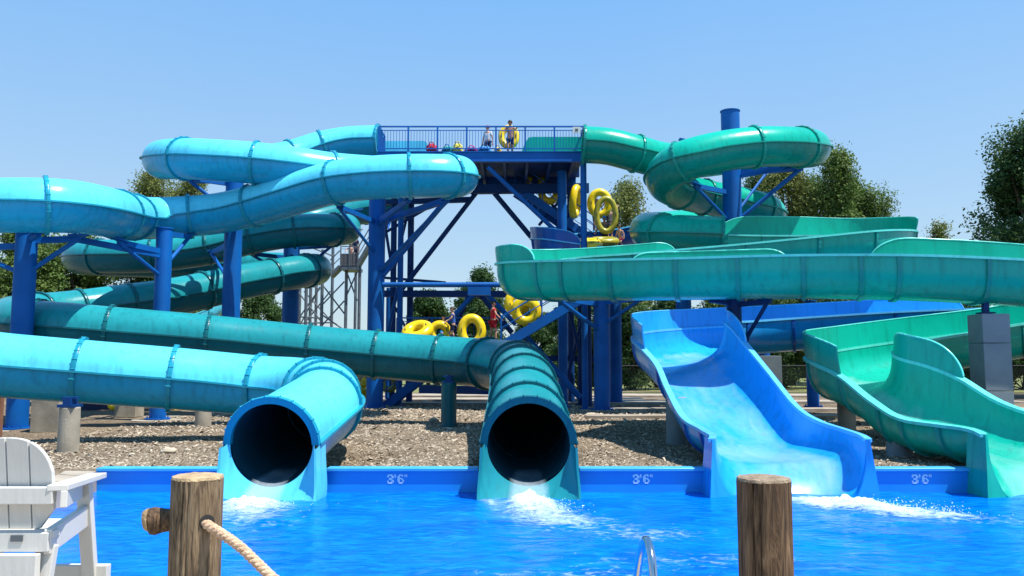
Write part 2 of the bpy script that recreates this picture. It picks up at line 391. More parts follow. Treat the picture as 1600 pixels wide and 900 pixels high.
def wood_mat(name, a, c, d, seed):
    m, nt, b = new_mat(name); N = nt.nodes; L = nt.links
    tc = N.new('ShaderNodeTexCoord'); mp = N.new('ShaderNodeMapping'); mp.inputs['Scale'].default_value = (20, 20, 2.2); mp.inputs['Location'].default_value = (seed, seed, 0)
    L.new(tc.outputs['Object'], mp.inputs[0])
    nz = N.new('ShaderNodeTexNoise'); nz.inputs['Scale'].default_value = 1.1; nz.inputs['Detail'].default_value = 9; nz.inputs['Distortion'].default_value = 2.2; L.new(mp.outputs[0], nz.inputs['Vector'])
    cr = N.new('ShaderNodeValToRGB'); L.new(nz.outputs[0], cr.inputs[0])
    e = cr.color_ramp.elements; e[0].position = .3; e[0].color = (*a, 1); e[1].position = .7; e[1].color = (*d, 1); x = e.new(.48); x.color = (*c, 1)
    n2 = N.new('ShaderNodeTexNoise'); n2.inputs['Scale'].default_value = 2.5; n2.inputs['Detail'].default_value = 4; L.new(tc.outputs['Object'], n2.inputs['Vector'])
    cr2 = N.new('ShaderNodeValToRGB'); L.new(n2.outputs[0], cr2.inputs[0]); cr2.color_ramp.elements[0].position = .35; cr2.color_ramp.elements[1].position = .65
    cr2.color_ramp.elements[0].color = (.7, .68, .64, 1); cr2.color_ramp.elements[1].color = (1.05, 1.0, .95, 1)
    mx = N.new('ShaderNodeMix'); mx.data_type = 'RGBA'; mx.blend_type = 'MULTIPLY'; mx.inputs[0].default_value = 1
    L.new(cr.outputs[0], mx.inputs[6]); L.new(cr2.outputs[0], mx.inputs[7]); L.new(mx.outputs[2], b.inputs['Base Color'])
    b.inputs['Roughness'].default_value = .85
    mpf = N.new('ShaderNodeMapping'); mpf.inputs['Scale'].default_value = (75, 75, 3.2); L.new(tc.outputs['Object'], mpf.inputs[0])
    nfi = N.new('ShaderNodeTexNoise'); nfi.inputs['Scale'].default_value = 1.3; nfi.inputs['Detail'].default_value = 6; nfi.inputs['Distortion'].default_value = 3; L.new(mpf.outputs[0], nfi.inputs['Vector'])
    crf = N.new('ShaderNodeValToRGB'); L.new(nfi.outputs[0], crf.inputs[0]); crf.color_ramp.elements[0].position = .36; crf.color_ramp.elements[1].position = .52
    crf.color_ramp.elements[0].color = (.38, .34, .30, 1); crf.color_ramp.elements[1].color = (1, 1, 1, 1)
    mxf = N.new('ShaderNodeMix'); mxf.data_type = 'RGBA'; mxf.blend_type = 'MULTIPLY'; mxf.inputs[0].default_value = .8
    L.new(mx.outputs[2], mxf.inputs[6]); L.new(crf.outputs[0], mxf.inputs[7]); L.new(mxf.outputs[2], b.inputs['Base Color'])
    bp = N.new('ShaderNodeBump'); bp.inputs['Strength'].default_value = 1.0; bp.inputs['Distance'].default_value = .016
    L.new(nz.outputs[0], bp.inputs['Height']); L.new(bp.outputs[0], b.inputs['Normal'])
    return m
M['wood_l'] = wood_mat('weathered_log', (.06, .04, .022), (.22, .155, .09), (.33, .25, .16), 0)
M['wood_r'] = wood_mat('brown_cracked_log', (.014, .008, .004), (.12, .07, .035), (.22, .14, .075), 5)
M['wood_end'] = mat('log_end_grain', (.50, .36, .20), (.34, .23, .12), rough=.9, scale=18, bump=.6)
M['rope'] = mat('manila_rope', (.72, .50, .33), (.52, .33, .20), rough=.9, scale=30, bump=.7, bscale=90)
# ------------------------------------------------------------------ ground, pool, paths
WZ = -0.35           # water level
WY = 14.55           # front face of the far pool wall
shore = [(-7.15, 14.55), (-7.02, 13.9), (-6.95, 13.2), (-7.0, 12.5), (-7.3, 11.8), (-8.0, 11.0), (-9.2, 10.0), (-11.0, 9.0), (-13.5, 8.0), (-16.5, 6.8), (-17.5, 5.25)]
mb = MB()
nx, ny = 260, 90
x0, x1, y0, y1 = -26.0, 26.0, WY + .22, 60.0
DIG = [(-4.05, -3.3, .98, 17.0), (.28, .3, .90, 17.6)]      # channels dug for the two tunnel ends
def dug(x, y):
    k = 0
    for xa, xb, w, ye in DIG:
        t = (y - 14.5) / (ye - 14.5)
        if t > 1.15: continue
        d = abs(x - (xa + (xb - xa) * max(0, t)))
        k = max(k, min(1, max(0, (w + .1 - d) / .3)) * min(1, max(0, (1.15 - t) / .3)))
    return -.42 * k
def gz(x, y):
    return gz0(x, y) + dug(x, y)
def gz0(x, y):
    k = min(1, max(0, (y - 15.2) / 3.0))
    return k * (.05 * noise.noise(Vector((x * .35, y * .35, 0))) + .03 * noise.noise(Vector((x * 1.3, y * 1.3, 3))))
ys = [y0 + (y1 - y0) * (j / ny) ** 1.6 for j in range(ny + 1)]
vs = [(x0 + (x1 - x0) * i / nx, ys[j], gz(x0 + (x1 - x0) * i / nx, ys[j]) if 0 < i < nx and j < ny else 0) for j in range(ny + 1) for i in range(nx + 1)]
mb.add(vs, [(j * (nx + 1) + i, j * (nx + 1) + i + 1, (j + 1) * (nx + 1) + i + 1, (j + 1) * (nx + 1) + i) for j in range(ny) for i in range(nx)])
B = 900
mb.add([(-B, y0, 0), (x0, y0, 0), (x0, y1, 0), (-B, y1, 0), (x1, y0, 0), (B, y0, 0), (B, y1, 0), (x1, y1, 0), (-B, B, 0), (B, B, 0)],
       [(0, 1, 2, 3), (4, 5, 6, 7), (3, 2, 7, 6, 9, 8)])
# left bank: from the shoreline out to the side
poly = [(-B, y0, 0)] + [(-B, 5.25, 0)] + [(x, y, 0) for x, y in reversed(shore)] + [(-7.15, y0, 0)]
mb.add(poly, [tuple(range(len(poly)))])
mb.add([(30, y0, 0), (B, y0, 0), (B, 5.25, 0), (30, 5.25, 0)], [(0, 1, 2, 3)])
setp(mb.build('ground', M['gravel'], smooth=True, fix=True), kind='structure')
# near deck behind the lens and under the chair
mb = MB(); mb.add([(-B, -B, .03), (B, -B, .03), (B, 5.3, .03), (-B, 5.3, .03)], [(0, 1, 2, 3)])
mb.add([(-17.5, 5.3, .03), (30, 5.3, .03), (30, 5.3, -1.4), (-17.5, 5.3, -1.4)], [(0, 1, 2, 3)])
setp(mb.build('pool_deck', M['pave'], smooth=False), kind='structure')
# concrete beach rim along the left shoreline
mb = MB()
for (ax, ay), (bx, by) in zip(shore[:-1], shore[1:]):
    mb.add([(ax, ay, .006), (bx, by, .006), (bx - .55, by + .25, .008), (ax - .55, ay + (.2 if ay < 14 else 0), .008)], [(0, 1, 2, 3)])
    mb.add([(ax, ay, .006), (bx, by, .006), (bx + .05, by, -1.4), (ax + .05, ay, -1.4)], [(0, 1, 2, 3)])
setp(mb.build('shore_path', M['pave'], smooth=False), kind='structure')
# far grass field, pavement, and pale strips painted as sunlit ground between shadows
mb = MB(); mb.add([(-B, 52, .012), (B, 52, .012), (B, B, .012), (-B, B, .012)], [(0, 1, 2, 3)])
setp(mb.build('grass_field', M['grass'], smooth=False), kind='structure')
mb = MB()
for a, b_, ya, yb in ((-9, 7, 37.5, 38.6), (-8, 6.6, 41, 43.5), (3.2, 24, 38.8, 40.6), (4, 26, 32.6, 33.6), (2.5, 26, 28.3, 29.1), (-8, 26, 46, 49)):
    mb.add([(a, ya, .10), (b_, ya, .10), (b_, yb, .10), (a, yb, .10), (a, ya, -.02), (b_, ya, -.02)], [(0, 1, 2, 3), (4, 5, 1, 0)])
setp(mb.build('path_and_light_strips', M['pave'], smooth=False), kind='structure')

# water surface with real low waves, higher round the outlets
OUT = [(-4.05, 13.1), (.3, 12.9), (5.35, 12.9), (9.2, 12.9)]
def wave(x, y):
    z = 0
    for k, (a, fx, fy, ph) in enumerate(((.008, 1.1, 1.9, 0), (.006, 2.3, -1.4, 1), (.005, -3.1, 2.7, 2), (.004, 4.3, 3.9, .5), (.0035, 6.1, -5.2, 3))):
        z += a * math.sin(x * fx + y * fy + ph + 1.5 * noise.noise(Vector((x * .5, y * .5, k))))
    for ox, oy in OUT:
        d = math.hypot(x - ox, y - oy)
        if d < 4: z += .02 * math.exp(-d / 1.3) * math.sin(d * 7) + .03 * math.exp(-d * d / 3) * noise.noise(Vector((x * 3, y * 3, 1)))
    return z
mb = MB()
nx, ny = 330, 150
X0, X1, Y0, Y1 = -17.4, 29.5, 5.32, WY + .24
vs = []
for j in range(ny + 1):
    for i in range(nx + 1):
        x = X0 + (X1 - X0) * i / nx; y = Y0 + (Y1 - Y0) * j / ny
        vs.append((x, y, WZ + wave(x, y)))
mb.add(vs, [(j * (nx + 1) + i, j * (nx + 1) + i + 1, (j + 1) * (nx + 1) + i + 1, (j + 1) * (nx + 1) + i) for j in range(ny) for i in range(nx)])
setp(mb.build('pool_water', M['water'], fix=False), kind='structure')

# far pool wall with coping and stencilled depth marks
pw = thing('pool_wall', (0, WY, -1.2), 'long blue painted wall at the far edge of the pool, stencilled with depth marks', 'pool wall')
for xa, xb in ((-7.15, -4.90), (-3.19, -.58), (1.16, 3.62), (6.10, 8.16), (10.62, 29.9)):
    m_ = MB(); m_.box(((xa + xb) / 2, WY + .12, -.615), (xb - xa, .22, 1.23)); m_.build('wall_body', M['poolwall'], pw, smooth=False)
    m_ = MB(); m_.box(((xa + xb) / 2, WY + .11, .03), (xb - xa, .28, .06)); m_.build('coping', M['coping'], pw, bevel=.012)
def glyph(mb, rows, x, z, w, h, y):
    ncol = len(rows[0]); nr = len(rows)
    for r, row in enumerate(rows):
        c = 0
        while c < ncol:
            if row[c] == '#':
                c2 = c
                while c2 < ncol and row[c2] == '#': c2 += 1
                mb.box((x + w * (c + c2) / 2 / ncol, y, z + h * (1 - (r + .5) / nr)), (w * (c2 - c) / ncol, .006, h / nr + .002))
                c = c2
            else: c += 1
G3 = ['.#####..', '##..###.', '##...###', '.....###', '..####..', '..####..', '.....###', '##...###', '##..####', '.#####..']
G6 = ['..####..', '.##..##.', '###.....', '###.....', '######..', '###..##.', '###...##', '###...##', '.##..##.', '..####..']
GP = ['###', '###', '.##', '.#.', '...', '...', '...', '...', '...', '...']
GQ = ['##.##', '##.##', '.#..#', '.....', '.....', '.....', '.....', '.....', '.....', '.....']
for cx in (620, 1004, 1440):
    c = P(cx, 748.5, WY)
    mb = MB(); h = .15
    x = c.x - .165
    glyph(mb, G3, x, c.z - h / 2, .115, h, WY + .0078); glyph(mb, GP, x + .122, c.z - h / 2, .026, h, WY + .0078)
    glyph(mb, G6, x + .175, c.z - h / 2, .115, h, WY + .0078); glyph(mb, GQ, x + .295, c.z - h / 2, .046, h, WY + .0078)
    mb.build('depth_mark', M['white_paint'], pw, smooth=False)

# loose chips and pebbles lying on the bank
rnd = random.Random(3)
mb = MB()
for i in range(26000):
    y = WY + .35 + (rnd.random() ** 1.7) * 22; x = rnd.uniform(-11.5, 11)
    s = rnd.uniform(.007, .021) * (1 + (y - 14) * .06) * (1.8 if rnd.random() < .06 else 1)
    L_ = s * rnd.uniform(1, 3.2); a = rnd.uniform(0, math.pi)
    rot = Matrix.Rotation(a, 3, 'Z') @ Matrix.Rotation(rnd.uniform(-.6, .6), 3, 'Y') @ Matrix.Rotation(rnd.uniform(-.6, .6), 3, 'X')
    c = Vector((x, y, gz(x, y) + s * .22))
    pts = [rot @ Vector(p) + c for p in ((-L_, -s * .6, 0), (L_ * .9, -s * .8, 0), (L_, s * .5, s * .1), (-L_ * .8, s * .8, 0), (-L_ * .3, 0, s * .7), (L_ * .5, s * .1, s * .8))]
    mb.add(pts, [(0, 1, 5, 4), (1, 2, 5), (2, 3, 4, 5), (3, 0, 4), (0, 3, 2, 1)])
chips = mat('wood_chip_and_pebble', (.48, .40, .30), (.20, .155, .11), rough=.95, scale=9, lo=.42, hi=.58)
setp(mb.build('bank_chips', chips, smooth=False, fix=False), 'loose tan wood chips and pebbles covering the bank behind the pool wall', kind='stuff')

def rock(px, py, size, label, seed, D=None):
    D = D or H * F / (py - 568)
    c = PZ(px, D, 0)
    bm = bmesh.new(); bmesh.ops.create_icosphere(bm, subdivisions=3, radius=1)
    for v in bm.verts:
        n = noise.noise(v.co * 1.3 + Vector((seed, 0, 0))) * .35 + noise.noise(v.co * 3 + Vector((seed, 5, 0))) * .12
        v.co *= 1 + n; v.co.x *= size[0]; v.co.y *= size[1]; v.co.z *= size[2]
    me = bpy.data.meshes.new('stone'); bm.to_mesh(me); bm.free(); me.materials.append(M['stone']); me.shade_smooth()
    o = bpy.data.objects.new('stone', me); COL.objects.link(o); o.location = (c.x, c.y, size[2] * .4)
    return setp(o, label, 'stone', 'pale stones on the gravel bank')
rock(262, 704, (.17, .11, .07), 'largest pale stone, lying on the gravel left of the light blue tunnel mouth', 1)
rock(206, 709, (.06, .05, .035), 'small pale stone on the gravel left of the largest pale stone', 4)
rock(293, 702, (.08, .05, .035), 'flat pale stone just right of the largest pale stone', 9)
rock(664, 628, (.12, .1, .07), 'white stone on the gravel beyond the dark teal pier', 12)
rock(678, 657, (.16, .12, .09), 'dark tan stone in the thin shade line left of the dark teal pier', 15)
rock(925, 647, (.25, .2, .05), 'flat slab stone beside the round footing of the bright blue column', 19)
rock(1158 , 712, (.1, .08, .04), 'pale stone hidden low beside the blue flume', 22) if False else None
# ------------------------------------------------------------------ slide building blocks
def frames(pts):
    out = []
    n = len(pts)
    for i in range(n):
        t = Vector(pts[min(i + 1, n - 1)][:3]) - Vector(pts[max(i - 1, 0)][:3]); t.normalize()
        s = t.cross(Vector((0, 0, 1))); s.normalize(); u = s.cross(t)
        out.append((Vector(pts[i][:3]), t, s, u))
    return out

def tube_shell(root, ctrl, r, mats, step=.28, nseg=40, mouth=False, extra_rings=True, name='tube_shell', start_mouth=False, half_mouth=False):
    """ctrl: (Vector, ring?) list.  Circular fibreglass tube with side seams, bolted joint rings and a lined mouth."""
    pts, idx = catmull([c[0] for c in ctrl], step)
    fr = frames(pts)
    for part, a0, mm in (('upper_shell', 0, mats[0]), ('lower_shell', math.pi, mats[2])):  # light above and shade below the seam come from separate colours
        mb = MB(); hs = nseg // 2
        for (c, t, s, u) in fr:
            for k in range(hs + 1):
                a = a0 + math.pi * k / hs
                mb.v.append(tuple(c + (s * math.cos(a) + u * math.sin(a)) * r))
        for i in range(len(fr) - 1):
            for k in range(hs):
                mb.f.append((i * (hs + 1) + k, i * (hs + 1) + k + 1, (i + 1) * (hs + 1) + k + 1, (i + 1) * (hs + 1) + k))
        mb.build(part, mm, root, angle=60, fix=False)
    # inner lining
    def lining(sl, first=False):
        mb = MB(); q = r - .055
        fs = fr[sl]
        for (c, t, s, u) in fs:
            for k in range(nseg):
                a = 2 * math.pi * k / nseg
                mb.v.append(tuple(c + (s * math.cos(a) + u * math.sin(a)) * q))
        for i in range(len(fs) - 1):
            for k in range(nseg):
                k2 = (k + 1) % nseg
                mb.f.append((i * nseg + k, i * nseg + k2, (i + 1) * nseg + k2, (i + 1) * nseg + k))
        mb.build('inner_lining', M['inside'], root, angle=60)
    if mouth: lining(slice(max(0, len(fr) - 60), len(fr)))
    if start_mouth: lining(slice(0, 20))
    # seams
    for sg in (1, -1):
        mb = MB()
        for (c, t, s, u) in fr:
            a = c + s * sg * (r - .01)
            b_ = c + s * sg * (r + .085)
            mb.v += [tuple(a + u * .022), tuple(b_ + u * .022), tuple(b_ - u * .022), tuple(a - u * .022)]
        for i in range(len(fr) - 1):
            for k in range(4):
                k2 = (k + 1) % 4
                mb.f.append((i * 4 + k, i * 4 + k2, (i + 1) * 4 + k2, (i + 1) * 4 + k))
        mb.f += [(0, 1, 2, 3), tuple((len(fr) - 1) * 4 + k for k in range(4))]
        mb.build('seam_flange', mats[1], root, smooth=False)
    for (cp, ring), i in zip(ctrl, idx):
        if not ring: continue
        ring_part(root, fr[i], r, mats[1], .11 if (half_mouth and i == idx[-1]) else .10, .065, half=(half_mouth and i == idx[-1]))
    return fr

def ring_part(root, f, r, m, w=.10, h=.075, n=44, half=False):
    c, t, s, u = f
    mb = MB()
    prof = [(-w / 2, r - .06), (-w / 2, r + h * .85), (-w * .3, r + h), (w * .3, r + h), (w / 2, r + h * .85), (w / 2, r - .06)]
    for (o, q) in prof:
        for k in range(n):
            a = 2 * math.pi * k / n if not half else math.pi * k / (n - 1)
            mb.v.append(tuple(c + t * o + (s * math.cos(a) + u * math.sin(a)) * q))
    m_ = len(prof)
    for i in range(m_):
        j = (i + 1) % m_
        for k in range(n):
            if half and k == n - 1: continue
            k2 = (k + 1) % n
            mb.f.append((i * n + k, i * n + k2, j * n + k2, j * n + k))
    if half: mb.f += [tuple(i * n for i in range(m_)), tuple(i * n + n - 1 for i in range(m_))]
    # bolts round the joint
    for k in range(0, n, 4 if half else 2):
        a = (math.pi if half else 2 * math.pi) * (k + .5) / n
        p = c + (s * math.cos(a) + u * math.sin(a)) * (r + h)
        d = (s * math.cos(a) + u * math.sin(a))
        mb.rod(p - t * w * .62, p + t * w * .62, .012, 5)
    mb.build('joint_ring', m, root, angle=40)

def outlet_skirt(root, f, r, m, floor_z):
    """flared trough round the lower half of a tube mouth, standing in the pool"""
    c, t, s, u = f
    n = 36
    q = r - .05
    def st(half, dz_top, fwd, box, slope=.5):
        out = []
        for k in range(n + 1):
            a = math.pi + math.pi * k / n + 0
            ca, sa = math.cos(a), math.sin(a)
            if box:
                e = .58
                x = math.copysign(abs(ca) ** e, ca) * half * (1 + .30 * abs(sa) ** 1.1); z = -abs(sa) ** e
                zz = dz_top + (floor_z - c.z - dz_top) * (-z)
            else:
                x = ca * half; zz = sa * half
            out.append(c + t * (fwd + (slope * abs(sa) ** 1.5 if box else 0)) + s * x + Vector((0, 0, zz)))
        return out
    A = st(q, 0, .02, False)
    B_ = st(r * 1.05, .02, .10, True); B_ = [a.lerp(b_, .5) for a, b_ in zip(A, B_)]
    Cc = st(r * 1.03, -.02, .22, True)
    Dd = st(r * 1.08, -.02, .22, True)
    E = st(r * 1.08, .0, -.35, True, 0)
    mb = MB()
    rows = [A, B_, Cc, Dd, E]
    for rr in rows: mb.v += [tuple(v) for v in rr]
    w = n + 1
    for i in range(len(rows) - 1):
        for k in range(n): mb.f.append((i * w + k, i * w + k + 1, (i + 1) * w + k + 1, (i + 1) * w + k))
    o = mb.build('outlet_skirt', m, root, angle=50)
    # thin sheet of water sliding out of the tube and over the skirt
    mb = MB(); dens = []; K = 14; J = 22
    for j in range(J + 1):
        f_ = j / J
        for k in range(K + 1):
            a = math.pi * 1.5 + (k / K - .5) * (.9 + .5 * f_)
            p = c + (s * math.cos(a) + u * math.sin(a)) * (r - .085)
            fw = -.9 + 1.75 * f_
            p = p + t * fw
            if fw > .0: p.z -= .55 * fw ** 1.7 - .02
            mb.v.append(tuple(p)); e = min(1, k / 3, (K - k) / 3)
            dens.append((.25 + .6 * f_ + .4 * noise.noise(p * 2.5)) * e - (1 - e) * .5)
    for j in range(J):
        for k in range(K): mb.f.append((j * (K + 1) + k, j * (K + 1) + k + 1, (j + 1) * (K + 1) + k + 1, (j + 1) * (K + 1) + k))
    o = mb.build('water_sheen_film', M['film'], root, fix=False)
    a_ = o.data.attributes.new('dens', 'FLOAT', 'POINT'); a_.data.foreach_set('value', dens)

def trough(root, st, mats, step=.3, n=22, walls=(), ribs=(), ex=.62, flare=None, name='trough', lipm=None, film=None):
    """st: list of (L, R, depth).  Open flume: a U between two rims, thickened, with rolled rims and cross ribs.
    walls: (side, s0, s1, height) in control-index units; ribs: control-index positions."""
    arr = [list(L) + list(R) + [d] for L, R, d in st]
    P_, idx = catmull(arr, step)
    P_ = np.array(P_)
    N_ = len(P_)
    def at_s(s):  # control position -> sample position (float)
        i = min(int(s), len(idx) - 2); return idx[i] + (s - i) * (idx[i + 1] - idx[i])
    def prof(row, off=0.0):
        L = Vector(row[:3]); R = Vector(row[3:6]); d = row[6]
        mid = (L + R) / 2; h = (R - L) / 2
        hh = h.normalized()
        out = []
        for k in range(n + 1):
            a = math.pi * k / n
            ca, sa = math.cos(a), math.sin(a)
            x = -math.copysign(abs(ca) ** ex, ca); z = abs(sa) ** .8
            p = mid + h * x - Vector((0, 0, d * z))
            if off: p += (hh * x * (1 - z * .3) - Vector((0, 0, 1)) * z).normalized() * off
            out.append(p)
        return out
    mb = MB()
    inn = [prof(r_) for r_ in P_]; outr = [prof(r_, .045) for r_ in P_]
    w = n + 1
    for rows in inn: mb.v += [tuple(v) for v in rows]
    o0 = len(mb.v)
    for rows in outr: mb.v += [tuple(v) for v in rows]
    for i in range(N_ - 1):
        for k in range(n):
            mb.f.append((i * w + k, i * w + k + 1, (i + 1) * w + k + 1, (i + 1) * w + k))
            mb.f.append((o0 + i * w + k, o0 + (i + 1) * w + k, o0 + (i + 1) * w + k + 1, o0 + i * w + k + 1))
        for k in (0, n):
            mb.f.append((i * w + k, (i + 1) * w + k, o0 + (i + 1) * w + k, o0 + i * w + k))
    for i in (0, N_ - 1):
        for k in range(n):
            mb.f.append((i * w + k, i * w + k + 1, o0 + i * w + k + 1, o0 + i * w + k))
    mb.build(name, mats[0], root, angle=50)
    lipm = lipm or mats[2]
    if film is not None:  # thin water sheet, pale reflections on the wet floor put into its colour
        mb = MB(); dens = []
        i0 = int(round(at_s(film)))
        ka, kb = int(n * .22), int(n * .80)
        for i in range(i0, N_):
            for k in range(ka, kb + 1):
                q = inn[i][k] + Vector((0, 0, .012)); mb.v.append(tuple(q))
                e = min(1, (k - ka) / 4, (kb - k) / 4) * min(1, (i - i0) / 6)
                f_ = (i - i0) / (N_ - 1 - i0)
                dens.append((.22 + .12 * f_ ** 2 + .5 * noise.noise(q * .7)) * e - (1 - e) * .6)
        w2 = kb - ka + 1
        for i in range(N_ - i0 - 1):
            for k in range(w2 - 1): mb.f.append((i * w2 + k, i * w2 + k + 1, (i + 1) * w2 + k + 1, (i + 1) * w2 + k))
        fo = mb.build('water_sheen_film', M['film'], root, fix=False)
        at_ = fo.data.attributes.new('dens', 'FLOAT', 'POINT'); at_.data.foreach_set('value', dens)
    for side in (0, 1):
        mb = MB()
        for r_ in P_:
            L = Vector(r_[:3]); R = Vector(r_[3:6]); h = (R - L).normalized() * (-1 if side == 0 else 1)
            e = L if side == 0 else R
            a = e - h * .012; b_ = e + h * .115
            mb.v += [tuple(a + Vector((0, 0, .02))), tuple(b_ + Vector((0, 0, .012))), tuple(b_ - Vector((0, 0, .045))), tuple(a - Vector((0, 0, .045)))]
        for i in range(N_ - 1):
            for k in range(4):
                k2 = (k + 1) % 4
                mb.f.append((i * 4 + k, i * 4 + k2, (i + 1) * 4 + k2, (i + 1) * 4 + k))
        mb.f += [(0, 1, 2, 3), tuple((N_ - 1) * 4 + k for k in range(4))]
        mb.build('rim', lipm, root, angle=40)
    # raised walls on the outside of bends
    for (side, s0, s1, hgt, *opt) in walls:
        i0, i1 = int(round(at_s(s0))), int(round(at_s(s1)))
        r0, r1, tap = (opt + [1, 1, 1][len(opt):])[:3]
        rows = []
        acc = [0]
        seg = P_[i0:i1 + 1]
        for a, b_ in zip(seg[:-1], seg[1:]):
            j = 0 if side == 0 else 3
            acc.append(acc[-1] + np.linalg.norm(b_[j:j + 3] - a[j:j + 3]))
        tot = acc[-1]; rad = hgt * 1.6
        mb = MB(); m = 7
        # resample so that the rounded ends are smooth
        smp = sorted(set([0, tot] + [tot * k / 60 for k in range(61)] + [rad * (k / 12) ** 2 for k in range(13)] + [tot - rad * (k / 12) ** 2 for k in range(13)]))
        smp = [q for q in smp if 0 <= q <= tot]
        for q in smp:
            j = min(np.searchsorted(acc, q, side='right') - 1, len(seg) - 2); f_ = (q - acc[j]) / max(1e-6, acc[j + 1] - acc[j])
            row = seg[j] * (1 - f_) + seg[j + 1] * f_
            L = Vector(row[:3]); R = Vector(row[3:6]); h = (R - L).normalized() * (-1 if side == 0 else 1)
            e = L if side == 0 else R
            k0 = 1
            if r0 and q < rad: k0 = min(k0, math.sqrt(max(0, 1 - (1 - q / rad) ** 2)))
            if r1 and tot - q < rad: k0 = min(k0, math.sqrt(max(0, 1 - (1 - (tot - q) / rad) ** 2)))
            hh = max(.012, hgt * k0 * (1 - (1 - tap) * (q / tot) ** 3))
            for off in (0, .03):
                for z in range(m):
                    tz = z / (m - 1)
                    mb.v.append(tuple(e + h * (off + .02 + .10 * hgt * math.sin(tz * 1.4)) + Vector((0, 0, .015 + tz * hh))))
        W = 2 * m
        for i in range(len(smp) - 1):
            for z in range(m - 1):
                mb.f.append((i * W + z, i * W + z + 1, (i + 1) * W + z + 1, (i + 1) * W + z))
                mb.f.append((i * W + m + z, (i + 1) * W + m + z, (i + 1) * W + m + z + 1, i * W + m + z + 1))
            mb.f.append((i * W + m - 1, i * W + W - 1, (i + 1) * W + W - 1, (i + 1) * W + m - 1))
        for i in (0, len(smp) - 1):
            for z in range(m - 1): mb.f.append((i * W + z, i * W + z + 1, i * W + m + z + 1, i * W + m + z))
        hw = mb.build('bend_wall', mats[0], root, angle=50)
        # bright edging bead along its top
        mb = MB(); top = [Vector(mb2) for mb2 in []]
        vv = [v.co for v in hw.data.vertices]; off = wloc(root)
        top = [vv[i * W + m - 1].lerp(vv[i * W + W - 1], .5) + off + Vector((0, 0, .012)) for i in range(len(smp))]
        mb.tube(top, .022, 6); mb.build('edge_bead', lipm, hw, angle=60)
    for s_ in ribs:
        i = int(round(at_s(s_)))
        row = P_[i]
        L = Vector(row[:3]); R = Vector(row[3:6]); a = P_[min(i + 1, N_ - 1)]; b_ = P_[max(0, i - 1)]
        t = (Vector(a[:3]) + Vector(a[3:6]) - Vector(b_[:3]) - Vector(b_[3:6])).normalized()
        A = prof(row, .03); Bq = prof(row, .095)
        mb = MB()
        for k in range(n + 1):
            mb.v += [tuple(A[k] - t * .05), tuple(Bq[k] - t * .045), tuple(Bq[k] + t * .045), tuple(A[k] + t * .05)]
        for k in range(n):
            for z in range(3): mb.f.append((k * 4 + z, k * 4 + z + 1, (k + 1) * 4 + z + 1, (k + 1) * 4 + z))
        mb.f += [(0, 1, 2, 3), (n * 4, n * 4 + 1, n * 4 + 2, n * 4 + 3)]
        mb.build('joint_rib', mats[1], root, smooth=False)
    return P_, idx

def center_st(ctrl, hw, depth):
    """centre line at rim height -> rim stations"""
    C = [c for c in ctrl]
    out = []
    for i, c in enumerate(C):
        t = C[min(i + 1, len(C) - 1)] - C[max(i - 1, 0)]; t.z = 0; t.normalize()
        s = Vector((-t.y, t.x, 0))
        out.append((c + s * hw, c - s * hw, depth))
    return out

# ------------------------------------------------------------------ light blue tube slide
LBM = (M['lb'], M['lb_rib'], M['lb_shade'])
lb = thing('tube_slide', PZ(425, 14, 0), 'pale blue enclosed tube slide, its wide round mouth nearest the lifeguard chair', 'water slide', 'enclosed tube slides')
c_lb = [(592, 222, 36.5, 1), (545, 224, 36.6, 0), (504, 231, 36.4, 1), (455, 246, 35.8, 1), (400, 256, 34.6, 0), (357, 256, 34, 0), (283, 252, 33.4, 0), (254, 250, 31.6, 0), (289, 248, 29.9, 1), (345, 251, 29.3, 0),
        (400, 255, 29.2, 1), (460, 262, 29.4, 0), (518, 270, 30, 1), (600, 275, 31.2, 0), (660, 277, 31.5, 0), (700, 277, 31.0, 0), (716, 276, 29.7, 0), (700, 275, 28.4, 1), (640, 275, 27.9, 1),
        (580, 278, 28.0, 0), (525, 285, 28.4, 1), (460, 303, 29.2, 0), (394, 322, 29.8, 1), (345, 333, 30, 0), (297, 338, 30, 1), (240, 341, 29.3, 0), (208, 339, 27.8, 1), (184, 335, 25.8, 1), (155, 329, 24.2, 0), (112, 323, 23.0, 0),
        (72, 321, 22.4, 1), (0, 321, 22.2, 0), (-80, 322, 22.2, 1), (-220, 335, 22.8, 1), (-330, 360, 25, 1), (-340, 400, 27.5, 0), (-300, 450, 28.5, 1), (-330, 500, 24, 1), (-340, 530, 21, 0), (-240, 545, 19.3, 1), (-100, 558, 19, 1),
        (0, 570, 19.3, 0), (125, 580, 19.8, 1), (270, 591, 20.3, 1), (340, 597, 20.6, 0), (405, 603, 20.7, 1), (455, 606, 20.4, 0), (492, 611, 19.7, 1), (507, 618, 18.6, 1), (504, 634, 17.0, 1), (468, 662, 15.5, 0), (425, 694, 14.0, 1)]
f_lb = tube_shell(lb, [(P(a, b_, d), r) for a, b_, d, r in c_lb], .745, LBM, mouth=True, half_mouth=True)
outlet_skirt(lb, f_lb[-1], .745, M['lb'], -.85)
